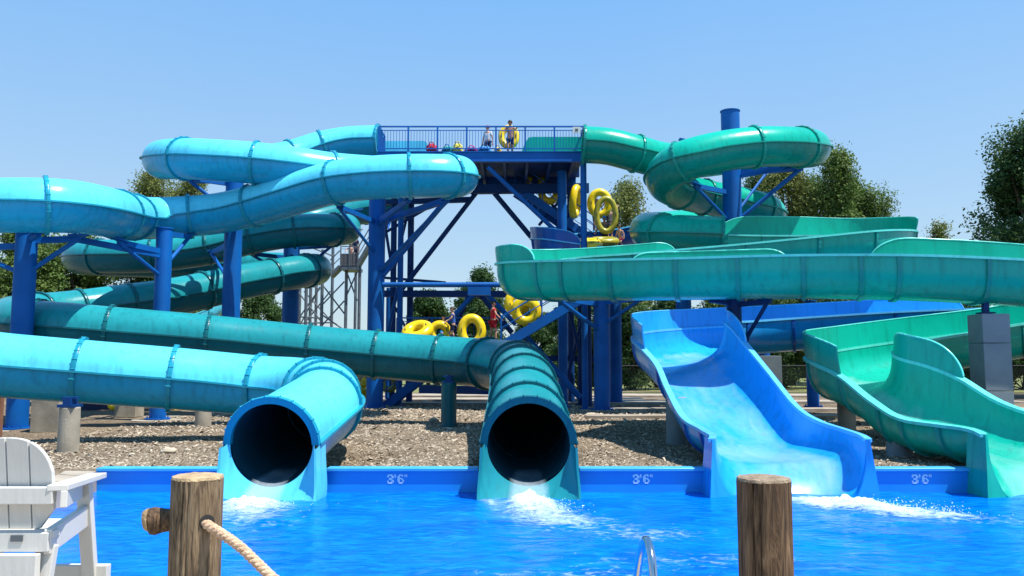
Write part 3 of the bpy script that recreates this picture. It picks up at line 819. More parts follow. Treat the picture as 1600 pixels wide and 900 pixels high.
# ------------------------------------------------------------------ dark teal tube slide
tl = thing('tube_slide', PZ(826, 14, 0), 'dark teal enclosed tube slide with a ribbed straight end pouring into the pool at centre', 'water slide', 'enclosed tube slides')
c_tl = [(640, 322, 44, 0), (560, 330, 44, 0), (490, 345, 43, 0), (470, 352, 42.4, 0), (515, 356, 41.5, 0), (540, 358, 39.6, 0), (522, 359, 37.9, 1), (458, 361, 37.2, 1), (390, 372, 36.8, 1), (325, 388, 36.5, 1), (240, 399, 36, 1), (155, 401, 36, 1), (124, 403, 37.5, 0),
        (155, 407, 39.4, 0), (300, 413, 41, 1), (420, 417, 41.6, 0), (475, 419, 41, 0), (494, 421, 39, 0), (479, 423, 37.3, 1), (425, 432, 35.9, 1), (375, 441, 34.6, 0), (318, 454, 33.3, 1), (260, 466, 32, 0), (203, 474, 31, 1), (125, 485, 29.8, 1), (62, 492, 28.6, 1),
        (25, 497, 27.2, 0), (24, 503, 25.7, 0), (58, 508, 24.8, 1), (115, 513, 24.5, 0), (172, 518, 24.7, 1), (250, 524, 25.0, 0), (325, 530, 25.3, 1), (400, 537, 25.7, 0), (482, 545, 26, 1), (588, 554, 26.2, 1), (686, 562, 26, 1), (730, 565, 25.7, 0),
        (762, 568, 25.1, 1), (792, 572, 24, 0), (808, 577, 23, 1), (814, 585, 21.8, 1), (819, 603, 19.9, 1), (822, 630, 17.8, 1), (824, 661, 15.8, 1), (826, 693, 14.0, 1)]
f_tl = tube_shell(tl, [(P(a, b_, d), r) for a, b_, d, r in c_tl], .74, (M['teal'], M['teal_rib'], M['teal_shade']), mouth=True, half_mouth=True)
outlet_skirt(tl, f_tl[-1], .74, M['teal'], -.85)
# ------------------------------------------------------------------ sea green slide: tube, then open trough
gr = thing('raft_slide', PZ(1640, 14.6, 0), 'sea green slide, a looping tube opening into a long trough, ending at the right edge', 'water slide', 'open ended slides')
c_gr = [(912, 226, 33.2, 1), (950, 229, 33.2, 0), (994, 240, 33.4, 1), (1040, 251, 34.2, 0), (1100, 250, 35.4, 0), (1154, 243, 36, 1), (1220, 238, 35.5, 0), (1266, 233, 33.2, 0), (1250, 230, 31, 1), (1215, 229, 30.3, 0),
        (1178, 230, 30, 1), (1120, 238, 29.8, 0), (1066, 253, 29.9, 1), (1044, 268, 30.6, 0), (1040, 284, 32.0, 0), (1062, 298, 33.9, 1), (1100, 308, 35.2, 1), (1154, 318, 35.8, 0), (1190, 328, 36, 1), (1200, 337, 37.4, 0), (1160, 345, 38.8, 0), (1080, 352, 38.4, 1),
        (1022, 358, 36, 0), (1014, 361, 33.2, 0), (1036, 365, 31.6, 1), (1085, 368, 30.9, 0), (1128, 370, 30.7, 1)]
f_gr = tube_shell(gr, [(P(a, b_, d), r) for a, b_, d, r in c_gr], .745, (M['green'], M['green_rib'], M['green_shade']), mouth=True)
GM = (M['green'], M['green_rib'], M['green_lip'])
BM = (M['blue'], M['blue_rib'], M['blue_lip'])
c_op = [(1126, 372, 30.7), (1180, 373, 30.8), (1260, 373, 30.9), (1340, 372, 31), (1380, 369, 30.4), (1392, 365, 28.8), (1378, 363, 27.2), (1340, 366, 26.4), (1260, 375, 26.1), (1150, 386, 25.8), (1070, 393, 25.5), (980, 401, 25.3), (890, 407, 25.1),
        (838, 410, 24.6), (820, 412, 23.3), (838, 412, 22.1), (890, 412, 21.7), (960, 411, 21.3), (1080, 408.5, 20.8), (1210, 405, 20.2), (1340, 404, 19.6), (1420, 405, 19.3), (1520, 409, 19.1), (1620, 415, 19.0), (1740, 425, 19.2), (1830, 433, 20.2), (1850, 440, 22.0), (1810, 452, 23.2)]
st = center_st([P(*c) for c in c_op], .75, .92)
# the lower trough starts where the upper one leaves the frame, then widens into the run-out
low = [((1750, 23.7, 3.20), (1750, 21.6, 3.1), .85), ((1600, 23.6, 2.95), (1600, 20.8, 2.85), .85), ((1525, 23.5, 2.75), (1524, 20.4, 2.62), .85), ((1400, 23.0, 2.45), (1450, 19.9, 2.40), .85), ((1310, 22.0, 2.2), (1408, 19.3, 2.22), .85),
       ((1262, 20.6, 2.02), (1393, 18.7, 2.08), .9), ((1276, 19.3, 1.86), (1408, 18.1, 1.95), .9), ((1316, 18.3, 1.60), (1448, 17.6, 1.80), .92), ((1367, 17.0, 1.11), (1499, 17.0, 1.53), .95), ((1411, 16.1, .82), (1560, 16.3, 1.10), .74), ((1470, 15.3, .75), (1635, 15.4, .86), .68), ((1510, 14.85, .72), (1715, 14.85, .74), .68), ((1530, 14.4, .70), (1756, 14.4, .71), 1.0), ((1542, 14.12, .66), (1775, 14.12, .66), 1.25)]
# upper run: L is the far rim when travelling right, so pick sides by hand
p_, i_ = trough(gr, st, GM, walls=((0, .0, 4.9, .98, 1, 0, .46), (1, 10, 15.3, .42), (0, 17.2, 19.2, .33), (0, 20.2, 27, .6)), ribs=(1, 2, 3, 5, 7, 8, 9, 10, 11, 12, 13.4, 14.5, 15.3, 16, 17, 17.9, 18.6, 19.4, 20.1, 20.5, 22, 23), name='upper_trough')
stl = [(PZ(a[0], a[1], a[2]), PZ(b_[0], b_[1], b_[2]), d) for a, b_, d in low]
link = [(PZ(1850, 24.5, 3.45), PZ(1850, 22.6, 3.4), .85)]
trough(gr, link + stl, GM, step=.2, n=30, walls=((0, 0, 8, .60, 0, 0), (1, 5.75, 9.0, .50)), ribs=(1, 2, 3, 4, 5, 6.5, 8, 9.2, 10, 11), name='lower_trough', film=4.5)
# ------------------------------------------------------------------ blue flume
bl = thing('raft_slide', PZ(1235, 14.6, 0), 'bright blue open flume pouring into the pool behind the brown cracked log post', 'water slide', 'open ended slides')
c_bl = [(1150, 312, 41), (1060, 333, 40.3), (960, 360, 39.3), (888, 367, 38.3), (857, 371, 36.8), (870, 376, 35.4), (930, 388, 34.9), (1030, 397, 34.7), (1150, 402, 34.4), (1280, 405, 34), (1450, 410, 33), (1620, 414, 31.5), (1760, 430, 29.8), (1860, 445, 28.8), (1900, 460, 27.6)]
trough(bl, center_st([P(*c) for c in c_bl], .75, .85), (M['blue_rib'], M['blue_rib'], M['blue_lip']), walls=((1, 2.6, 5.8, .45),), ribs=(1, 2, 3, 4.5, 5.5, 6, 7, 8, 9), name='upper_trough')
lowb = [((1900, 27.1, 3.95), (1900, 25.2, 3.95), .85), ((1750, 26.8, 3.75), (1750, 24.9, 3.75), .85), ((1576, 26.6, 3.52), (1576, 24.6, 3.52), .85), ((1400, 26.5, 3.34), (1400, 24.3, 3.36), .85), ((1240, 26.4, 3.15), (1240, 23.9, 3.15), .88), ((1125, 25.9, 3.0), (1168, 23.1, 3.02), .9),
        ((1045, 24.8, 2.86), (1138, 22.0, 2.96), .92), ((1003, 23.2, 2.70), (1131, 21.3, 2.90), .95), ((992, 21.5, 2.50), (1142, 20.6, 2.72), .98), ((1010, 20.0, 2.18), (1165, 19.8, 2.26), 1.0), ((1031, 18.8, 1.80), (1198, 18.8, 1.66), .95), ((1047, 17.6, 1.32), (1239, 17.4, 1.0), .9), ((1074, 16.1, .80), (1276, 16.0, .76), .68), ((1100, 15.2, .68), (1310, 15.2, .68), .60), ((1108, 14.85, .65), (1326, 14.85, .65), .60), ((1119, 14.4, .62), (1343, 14.4, .62), .90), ((1117, 14.12, .58), (1352, 14.12, .58), 1.2)]
stb = [(PZ(*(a[0], a[1], a[2])), PZ(b_[0], b_[1], b_[2]), d) for a, b_, d in lowb]
trough(bl, stb, BM, step=.2, n=30, walls=((0, 2.4, 9, .55, 1, 0), (1, 6.4, 8.9, .30)), ribs=(0, 1, 2, 3, 4, 5, 6.4, 8, 10, 12, 13), name='lower_trough', film=5)

def fin(root, st, side, m, y_back, widen=.16):
    """upright end flange of a run-out, standing in the pool"""
    L, R, d = st
    h = (R - L).normalized()
    e = L if side == 0 else R
    h = h if side == 1 else -h
    mb = MB()
    n = 12
    rows = []
    for k in range(n + 1):
        t = k / n
        z = e.z - t * (e.z + .6)
        spread = widen * (.35 + .65 * t)
        inner = e - h * (.55 * max(0, t - .25) ** 1.6)
        outer = e + h * spread
        rows.append((Vector((inner.x, e.y - .02 - .10 * t, z)), Vector((outer.x, e.y - .06 - .16 * t, z)), Vector((outer.x, e.y + .5, z)), Vector((inner.x, e.y + .5, z))))
    for r_ in rows: mb.v += [tuple(v) for v in r_]
    for k in range(n):
        for q in range(4):
            q2 = (q + 1) % 4
            mb.f.append((k * 4 + q, k * 4 + q2, (k + 1) * 4 + q2, (k + 1) * 4 + q))
    mb.f += [(0, 1, 2, 3), tuple(n * 4 + q for q in range(4))]
    mb.build('outlet_fin', m, root, angle=50)
for s_ in (0, 1):
    fin(bl, stb[-1], s_, M['blue'], 0); fin(gr, stl[-1], s_, M['green'], 0)
# ------------------------------------------------------------------ steel support columns
ST, SD = M['steel'], M['steel_shade']
def column(px, D, dia, top, label, arms=(), m=None, base_z=0.0, pad=None, group='blue steel columns carrying the slides', cap=True):
    """arms: (x, y, D of far end, y of brace foot on the column or None)"""
    m = m or ST
    ft = PZ(px, D, 0); tp = P(px, top, D); zt = tp.z
    root = thing('support_column', (ft.x, ft.y, 0), label, 'column', group)
    mb = MB(); mb.lathe((ft.x, ft.y, 0), [(dia / 2, .0), (dia / 2, zt)], 32); mb.build('shaft', m, root)
    mb = MB(); mb.lathe((ft.x, ft.y, 0), [(dia / 2 + .14, .02), (dia / 2 + .14, .07)], 32)
    for k in range(8):
        a = k * math.pi / 4; mb.rod((ft.x + (dia / 2 + .08) * math.cos(a), ft.y + (dia / 2 + .08) * math.sin(a), .05), (ft.x + (dia / 2 + .08) * math.cos(a), ft.y + (dia / 2 + .08) * math.sin(a), .13), .022, 6)
    mb.build('base_plate', m, root)
    if cap:
        mb = MB(); mb.lathe((ft.x, ft.y, 0), [(dia / 2 + .03, zt - .02), (dia / 2 + .03, zt + .015)], 32); mb.build('cap_plate', m, root)
    if pad:
        mb = MB(); mb.lathe((ft.x, ft.y, 0), [(pad, -.3), (pad, .016)], 28); mb.build('footing', M['concrete'], root)
    for (ax, ay, aD, by, *w) in arms:
        e = P(ax, ay, aD); c0 = Vector((ft.x, ft.y, e.z - .05)); w0 = w[0] if w else .16
        if e.z > zt: c0.z = zt - .15
        d = (e - c0); d.z = 0; d.normalize()
        mb = MB(); mb.beam(c0 + d * dia * .4, e, w0 * .8, w0 * 1.1)
        mb.beam(e - d * .3 + Vector((0, 0, .02)), e + d * .18 + Vector((0, 0, .12)), .3, .05)
        mb.build('bracket_arm', m, root, smooth=False)
        if by is not None:
            zb = P(px, by, D).z
            mb = MB(); mb.rod(Vector((ft.x, ft.y, zb)) + d * dia * .4, e - d * .12 - Vector((0, 0, .06)), w0 * .42, 10); mb.build('brace', m, root)
    return root

column(26, 23.6, .58, 363, 'leftmost thick blue column holding the highest visible bend beside the left frame edge', [(125, 373, 23.6, 420), (-60, 388, 24.5, 425), (60, 366, 22.9, None)], pad=.75)
column(246, 27.6, .52, 357, 'blue column standing between two cylindrical concrete piers at left', [(185, 378, 25.6, 430), (297, 370, 29.6, 412), (120, 374, 24.2, None)], pad=.8)
column(356, 31.4, .66, 276, 'blue column under the upper left pale blue loop', [(288, 277, 30.4, 330), (440, 290, 29.6, None), (300, 283, 33.3, None), (330, 395, 34.8, 440)], pad=.8)
column(450, 38.6, .74, 378, 'shaded blue column standing behind the dark teal tubes', [(390, 396, 37.3, 430), (520, 384, 38.2, 430), (560, 330, 41, None)], m=ST)
column(585, 35, .70, 292, 'thick blue column at the left corner of the launch tower', [(528, 322, 31.5, 395), (640, 312, 30.5, 352), (700, 312, 30.2, 425, .2)], pad=None)
column(1152, 33, .74, 174, 'tallest column, rising through the sea green loop', [(1068, 222, 33, None, .2), (1255, 262, 32.2, 342, .2), (1085, 290, 31.8, 345, .16), (1205, 262, 34.5, 330, .14), (1236, 262, 31.5, None, .12)], pad=.8)
column(941, 33.2, .64, 458, 'bright blue column on a round footing right of the central tunnel mouth', [(870, 466, 31, 515, .2), (1004, 466, 31.5, 505, .16)], pad=.95)
column(963, 38.4, .56, 452, 'shaded column close behind the bright blue column on the round footing', [])
column(1152, 21.3, .37, 462, 'slim dark column rising between the walls of the bright blue flume bend', [(1110, 468, 20.9, None, .14), (1205, 470, 20.6, 545, .12)], m=SD)
column(1071, 33.8, .62, 440, 'column mostly hidden behind the far rim of the bright blue flume', [(1110, 452, 31.5, None)])
column(1271, 35.5, .50, 470, 'short looking blue column seen under the sea green run out bend', [(1230, 498, 34.5, None)])
column(1196, 36.5, .5, 440, 'blue column glimpsed through the gap right of the blue flume bend', [])
column(880, 43.5, .5, 440, 'distant blue column on a grey block behind the slanting tower brace', [])

# ------------------------------------------------------------------ concrete piers
def pier_round(px, D, dia, top, label, m=None, grp='round concrete piers', saddle=True):
    ft = PZ(px, D, 0); z = P(px, top, D).z
    root = thing('concrete_pier', (ft.x, ft.y, 0), label, 'pier', grp)
    mb = MB(); mb.lathe((ft.x, ft.y, 0), [(dia / 2 + .004, -.3), (dia / 2, .3), (dia / 2 - .005, z - .02), (dia / 2 - .02, z)], 32); mb.build('pier_shaft', m or M['concrete'], root)
    if saddle:
        mb = MB()
        mb.box((ft.x, ft.y, z + .10), (.16, .30, .20)); mb.box((ft.x, ft.y, z + .19), (.30, .16, .05))
        mb.box((ft.x, ft.y, z + .03), (.34, .4, .06)); mb.build('steel_saddle', M['steel_shade'], root, smooth=False)
    return root
pier_round(106, 17.6, .42, 636, 'nearest round concrete pier, under the pale blue tube beside the white chair')
pier_round(317, 24.6, .46, 640, 'round concrete pier right of the blue column, left of the pale blue mouth', saddle=False)
pier_round(701, 24.7, .46, 598, 'dark teal round pier under the teal tube at centre', M['teal_rib'])
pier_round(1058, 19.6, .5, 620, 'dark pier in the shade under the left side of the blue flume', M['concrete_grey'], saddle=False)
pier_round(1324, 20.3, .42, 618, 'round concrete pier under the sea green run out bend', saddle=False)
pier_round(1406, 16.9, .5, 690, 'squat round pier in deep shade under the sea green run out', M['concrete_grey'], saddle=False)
def block(px0, px1, D, top, depth, label, m, joints=(), z0=0.0, grp='square concrete supports'):
    a = PZ(px0, D, 0); b_ = PZ(px1, D, 0); z = P((px0 + px1) / 2, top, D).z
    root = thing('concrete_block', ((a.x + b_.x) / 2, D + depth / 2, 0), label, 'concrete support', grp)
    mb = MB(); zs = [z0] + [z * j for j in joints] + [z]
    for z1, z2 in zip(zs[:-1], zs[1:]):
        mb.box(((a.x + b_.x) / 2, D + depth / 2, (z1 + z2) / 2 + (0 if z2 == z else -.006)), (b_.x - a.x, depth, z2 - z1 - (.0 if z2 == z else .012)))
    mb.build('block_body', m, root, bevel=.012, smooth=False)
    return root
block(46, 90, 22.6, 618, 1.0, 'large grey concrete block right of the leftmost blue column', M['concrete'])
block(178, 211, 29.0, 628, .7, 'square tan concrete post left of the thin blue column', M['concrete'])
block(222, 276, 29.5, 652, .8, 'low wide concrete plinth around the foot of the blue column', M['concrete'])
b1 = block(1545, 1589, 18.6, 490, .62, 'tall grey pillar under the long sea green trough near the right frame edge', M['concrete_grey'], joints=(.42, .78))
bx = PZ(1566, 18.9, 0); zt = P(1566, 490, 18.9).z
mb = MB(); mb.beam((bx.x - .22, bx.y, zt), (bx.x - .22, bx.y, zt + .62), .12, .12); mb.box((bx.x - .22, bx.y, zt + .015), (.3, .3, .03)); mb.build('steel_stub', M['steel_shade'], b1, smooth=False)
block(1190, 1224, 29, 556, .8, 'grey block between the two open flumes', M['concrete_grey'])
block(873, 897, 39, 590, .7, 'small grey block behind the foot of the slanting tower brace', M['concrete_grey'])
block(-40, -2, 21, 617, .15, 'reddish brown block cut by the left frame edge', mat('brown_block', (.22, .10, .06), (.18, .08, .05), rough=.9), grp=None)

# ------------------------------------------------------------------ launch tower
DK = P(590, 236, 34).z       # deck level
tw = thing('launch_tower', PZ(752, 36, 0), 'blue steel launch tower with a railed high deck between the two tube slides', 'tower')
xl, xr = P(590, 236, 34).x, P(914, 236, 34).x
yf, yb = 34.0, 39.0
mb = MB(); mb.box(((xl + xr) / 2, (yf + yb) / 2, DK - .03), (xr - xl - .02, yb - yf - .02, .06)); mb.build('deck', M['steel_shade'], tw, smooth=False)
for y in (yf, yb):
    mb = MB(); mb.box(((xl + xr) / 2, y, DK - .24), (xr - xl, .12, .40)); mb.box(((xl + xr) / 2, y, DK - .05), (xr - xl, .22, .03)); mb.box(((xl + xr) / 2, y, DK - .45), (xr - xl, .22, .03))
    mb.build('edge_beam', ST, tw, smooth=False)
for i in range(9):
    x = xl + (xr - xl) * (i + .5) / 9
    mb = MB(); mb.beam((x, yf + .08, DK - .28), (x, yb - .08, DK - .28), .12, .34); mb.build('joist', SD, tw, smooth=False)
def tcol(px, D, dia, top, name='tower_leg', m=ST, z0=0.0):
    a = PZ(px, D, z0); z = min(P(px, top, D).z, DK - .02) if top is not None else DK - .45
    mb = MB(); mb.rod((a.x, a.y, z0), (a.x, a.y, z), dia / 2, 20); mb.box((a.x, a.y, z0 + .03), (dia + .2, dia + .2, .05)); mb.build(name, m, tw)
tcol(914.5, 34.0, .26, None); tcol(880, 35.8, .40, None); tcol(893, 38.6, .30, None, m=SD)
tcol(612, 38.6, .28, None, m=SD); tcol(623, 36.6, .26, None); tcol(639, 38.9, .30, None, m=SD)
tcol(920, 36.5, .30, 440, m=SD); tcol(908, 37.5, .28, 440, m=SD); tcol(606, 41.5, .3, 450)
def tbeam(a, b_, w, h=None, m=ST, name='cross_beam', rod=False):
    A, B_ = P(*a), P(*b_)
    mb = MB()
    if rod: mb.rod(A, B_, w / 2, 14)
    else: mb.beam(A, B_, w, h or w)
    mb.build(name, m, tw, smooth=rod)
tbeam((598, 445, 34.6), (885, 445, 34.6), .22, rod=True)
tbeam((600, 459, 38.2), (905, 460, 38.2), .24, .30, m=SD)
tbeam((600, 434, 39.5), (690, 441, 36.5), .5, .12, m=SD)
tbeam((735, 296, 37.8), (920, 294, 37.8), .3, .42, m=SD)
tbeam((600, 316, 38.4), (735, 312, 38.4), .2, .25, m=SD)
tbeam((604, 330, 38.4), (640, 312, 38.6), .12, rod=True, m=SD, name='brace')
tbeam((762, 261, 34.2), (893, 384, 35.5), .19, rod=True, name='brace')
tbeam((748, 296, 38), (628, 452, 38), .22, rod=True, m=SD, name='brace')
tbeam((771, 300, 38), (853, 398, 38.3), .24, rod=True, m=SD, name='brace')
tbeam((697, 313, 34.9), (598, 430, 34.9), .24, rod=True, name='brace')
tbeam((604, 362, 38.5), (680, 318, 38.5), .14, rod=True, m=SD, name='brace')
tbeam((599, 345, 35), (632, 318, 35), .14, rod=True, name='brace')
tbeam((598, 330, 38.5), (614, 430, 38.6), .14, rod=True, m=SD, name='brace')
tbeam((606, 520, 38), (622, 450, 36.8), .16, rod=True, m=ST, name='brace')
# the braced frame under the stair turn
mb = MB(); A = P(749, 455, 34.6); mb.box((A.x, A.y, A.z), (.95, .3, .34)); mb.build('gusset', ST, tw, smooth=False)
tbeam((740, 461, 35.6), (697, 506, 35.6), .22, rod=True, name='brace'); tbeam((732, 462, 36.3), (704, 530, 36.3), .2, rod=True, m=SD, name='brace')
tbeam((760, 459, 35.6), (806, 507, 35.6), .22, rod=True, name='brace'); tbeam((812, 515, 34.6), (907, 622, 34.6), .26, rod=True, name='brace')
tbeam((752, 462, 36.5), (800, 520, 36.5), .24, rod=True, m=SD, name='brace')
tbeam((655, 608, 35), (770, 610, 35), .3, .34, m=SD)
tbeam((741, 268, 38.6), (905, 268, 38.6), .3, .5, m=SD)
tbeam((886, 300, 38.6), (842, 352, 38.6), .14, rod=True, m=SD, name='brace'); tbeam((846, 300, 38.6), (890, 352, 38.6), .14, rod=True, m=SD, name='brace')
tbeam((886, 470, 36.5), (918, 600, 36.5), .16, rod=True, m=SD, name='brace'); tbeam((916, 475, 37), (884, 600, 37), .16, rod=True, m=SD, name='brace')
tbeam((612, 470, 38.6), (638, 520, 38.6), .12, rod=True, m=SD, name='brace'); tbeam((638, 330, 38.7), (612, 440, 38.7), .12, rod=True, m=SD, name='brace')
tbeam((855, 560, 38), (930, 560, 38), .2, .25, m=SD)
# deck railing: posts and infill panels
def railing(A, B_, nbay, zt, root, panel='railing_panel', post='railing_post', step=.115, m=ST, skip=None):
    A = Vector(A); B_ = Vector(B_)
    for i in range(nbay + 1):
        p = A.lerp(B_, i / nbay); mb = MB(); mb.box(p + Vector((0, 0, zt / 2)), (.07, .07, zt)); mb.build(post, m, root, smooth=False)
    for i in range(nbay):
        a = A.lerp(B_, i / nbay); b_ = A.lerp(B_, (i + 1) / nbay); mb = MB()
        mb.beam(a + Vector((0, 0, zt)), b_ + Vector((0, 0, zt)), .05, .06); mb.beam(a + Vector((0, 0, .10)), b_ + Vector((0, 0, .10)), .04, .04)
        mb.beam(a + Vector((0, 0, zt - .16)), b_ + Vector((0, 0, zt - .16)), .03, .03)
        L_ = (b_ - a).length; k = max(2, int(L_ / step))
        for j in range(1, k):
            q = a.lerp(b_, j / k); mb.rod(q + Vector((0, 0, .10)), q + Vector((0, 0, zt - .16)), .011, 6, cap=False)
        mb.build(panel, m, root, smooth=False)
railing((xl + .05, yf, DK), (xr - .05, yf, DK), 7, 1.04, tw)
railing((xl + 1.8, yb, DK), (xr - 1.8, yb, DK), 4, 1.04, tw, step=.2)
railing((xl + .05, yf + .1, DK), (xl + .05, yf + 1.5, DK), 1, 1.04, tw)
railing((xr - .05, yf + .1, DK), (xr - .05, yf + 1.2, DK), 1, 1.04, tw)
# white notice at the right end of the railing
A = P(901, 203, 33.93)
nt_ = thing('notice_board', (A.x, 33.93, A.z - .2), 'small white notice fixed at the right end of the deck railing', 'sign')
mb = MB(); mb.box((A.x, 33.93, A.z), (.32, .02, .26)); mb.build('board', M['white'], nt_, smooth=False)
mb = MB(); mb.box((A.x, 33.915, A.z + .0), (.12, .012, .10)); mb.build('pictogram', M['grey_cloth'], nt_, smooth=False)
# slide start tubs on the deck
def start_tub(xa, xb, D, z0, z1, m, name, root, seed=0):
    mb = MB(); n = 16
    for s_, yy in ((0, D), (1, D + 1.5)):
        row = []
        for k in range(n + 1):
            x = xa + (xb - xa) * k / n
            e = min(1, min(k, 99) / 2.5) if seed == 0 else min(1, (n - k) / 2.5)
            h = z0 + (z1 - z0) * math.sin(math.pi / 2 * max(.02, e)) ** .7
            row.append((x, h))
        b0 = len(mb.v)
        for x, h in row: mb.v += [(x, yy, z0), (x, yy, h), (x, yy + .05, h), (x, yy + .05, z0)]
        for k in range(n):
            for q in range(4):
                q2 = (q + 1) % 4
                mb.f.append((b0 + k * 4 + q, b0 + k * 4 + q2, b0 + (k + 1) * 4 + q2, b0 + (k + 1) * 4 + q))
    mb.box(((xa + xb) / 2, D + .77, z0 + .12), (abs(xb - xa), 1.5, .08))
    mb.build(name, m, root, angle=50)
start_tub(P(676, 220, 36).x, P(596, 220, 36).x, 35.9, DK + .02, DK + .95, M['lb'], 'start_tub', lb)
start_tub(P(814, 220, 35).x, P(912, 220, 35).x, 34.7, DK + .02, DK + .80, M['green'], 'start_tub', gr)

# ------------------------------------------------------------------ stair flights
def stair(a, b_, width, label, n=None, m=SD, rails=True, sm=ST, rail_m=None):
    A, B_ = P(*a), P(*b_)
    d = B_ - A; run = Vector((d.x, d.y, 0)); L_ = run.length; dr = run.normalized(); sd = Vector((-dr.y, dr.x, 0))
    root = thing('stair_flight', A, label, 'stairs', 'flights of the launch tower stairs')
    for s_ in (-1, 1):
        mb = MB(); mb.beam(A + sd * s_ * width / 2 - Vector((0, 0, .15)), B_ + sd * s_ * width / 2 - Vector((0, 0, .15)), .07, .36); mb.build('stringer', sm, root, smooth=False)
    n = n or max(3, int(abs(d.z) / .19))
    for i in range(n):
        c = A.lerp(B_, (i + .5) / n); ang = math.atan2(dr.y, dr.x)
        mb = MB(); mb.box(c, (L_ / n * 1.05, width - .08, .045), Matrix.Rotation(ang, 3, 'Z')); mb.build('tread', m, root, smooth=False)
    if rails:
        for s_ in (-1, 1):
            mb = MB(); o = sd * s_ * (width / 2 - .02)
            mb.rod(A + o + Vector((0, 0, 1.0)), B_ + o + Vector((0, 0, 1.0)), .028, 8); mb.rod(A + o + Vector((0, 0, .55)), B_ + o + Vector((0, 0, .55)), .02, 8)
            k = max(2, int(d.length / 1.3))
            for j in range(k + 1):
                q = A.lerp(B_, j / k) + o; mb.rod(q, q + Vector((0, 0, 1.0)), .026, 8)
            mb.build('handrail', rail_m or sm, root, angle=50)
    return root
stair((600, 632, 36.6), (662, 584, 36.6), 1.5, 'lowest stair flight, rising right from the gravel beside the thick corner column')
stair((783, 536, 33.3), (908, 462, 33.3), 1.6, 'middle stair flight, its broad blue stringer crossing right of centre under the trough', m=SD)
stair((930, 378, 38.6), (805, 292, 38.6), 1.6, 'uppermost stair flight, dark, slanting down right from the deck underside')
def platform(a, b_, depth, th, label, m=SD, rail=True):
    A, B_ = P(*a), P(*b_)
    root = thing('stair_landing', (A + B_) / 2, label, 'landing', 'landings of the launch tower stairs')
    mb = MB(); mb.box(((A.x + B_.x) / 2, A.y + depth / 2, A.z - th / 2), (B_.x - A.x, depth, th)); mb.build('landing_deck', m, root, smooth=False)
    if rail:
        railing((A.x, A.y + depth, A.z), (B_.x, A.y + depth, A.z), 3, 1.05, root, step=.25)
    return root
platform((608, 533, 33.3), (783, 535, 33.3), 2.2, .22, 'middle landing where people queue with yellow tubes above the teal tube')
platform((908, 386, 35.2), (968, 386, 35.2), 4.6, .2, 'upper landing right of the tower leg, crowded with yellow tubes', rail=False)
platform((908, 463, 34.9), (960, 463, 34.9), 3, .2, 'half hidden landing above the bright blue column', rail=False)
# dark lattice behind the lower part of the tower
# ------------------------------------------------------------------ far galvanised tower with its own stair
ft_ = thing('lattice_tower', PZ(520, 56, 0), 'distant galvanised steel stair tower between the teal tubes and the thick blue corner column', 'tower')
GV = M['galv']
legs = [(500, 390, 54), (538, 415, 54), (559, 415, 54), (499 - 17, 450, 56), (516, 385, 58), (465, 430, 58), (475, 430, 54), (553, 330, 60), (491, 430, 60)]
for (px, ty, D) in legs:
    a = PZ(px, D, 0); mb = MB(); mb.rod((a.x, a.y, 0), (a.x, a.y, P(px, ty, D).z), .105, 10); mb.build('leg', GV, ft_)
for (x0_, y0_, x1_, y1_, D) in ((465, 511, 520, 513, 54), (468, 495, 500, 497, 55), (465, 455, 500, 500, 55), (500, 450, 465, 500, 55), (500, 440, 538, 490, 54), (538, 440, 500, 480, 54), (500, 490, 537, 515, 54), (540, 420, 558, 470, 54), (558, 425, 540, 465, 54), (538, 470, 500, 512, 54), (462, 432, 500, 445, 56), (470, 440, 500, 452, 56), (475, 382, 520, 400, 56), (465, 515, 500, 448, 58), (475, 455, 516, 500, 58), (516, 455, 480, 500, 58), (466, 505, 520, 504, 57)):
    mb = MB(); mb.rod(P(x0_, y0_, D), P(x1_, y1_, D), .05, 8); mb.build('brace', GV, ft_)
A, B_ = P(533, 417, 53.5), P(560, 417, 53.5)
mb = MB(); mb.box(((A.x + B_.x) / 2, 54.2, A.z - .1), (B_.x - A.x, 1.8, .2)); mb.build('deck', M['galv'], ft_, smooth=False)
mb = MB(); mb.box(((A.x + B_.x) / 2, 53.35, A.z + .42), (B_.x - A.x, .04, .85)); mb.build('kick_panel', M['grey_cloth'], ft_, smooth=False)
railing((A.x, 53.3, A.z), (B_.x, 53.3, A.z), 2, 1.3, ft_, step=.3, m=GV)
mb = MB(); a, b_ = P(533, 417, 53.8), P(518, 432, 53.8)
mb.beam(a, b_, 1.0, .2); mb.rod(a + Vector((0, -.5, 1)), b_ + Vector((0, -.5, 1)), .04, 6); mb.rod(a + Vector((0, -.5, .5)), b_ + Vector((0, -.5, .5)), .03, 6); mb.build('stair_run', GV, ft_, smooth=False)
mb = MB(); a, b_ = P(560, 415, 53.8), P(585, 372, 53.8)
mb.beam(a, b_, 1.0, .2); mb.rod(a + Vector((0, -.5, 1)), b_ + Vector((0, -.5, 1)), .04, 6); mb.rod(a + Vector((0, -.5, .5)), b_ + Vector((0, -.5, .5)), .03, 6); mb.build('stair_run', GV, ft_, smooth=False)
# small blue chute of the far tower, seen past the pale blue tube
fc = thing('far_slide', P(555, 330, 50), 'small distant blue chute seen between the pale blue tube and the corner column', 'water slide')
tube_shell(fc, [(P(535, 322, 52), 0), (P(553, 325, 50), 1), (P(575, 334, 49), 1), (P(610, 342, 49), 0)], .62, (M['blue'], M['blue_rib'], M['blue_rib']))
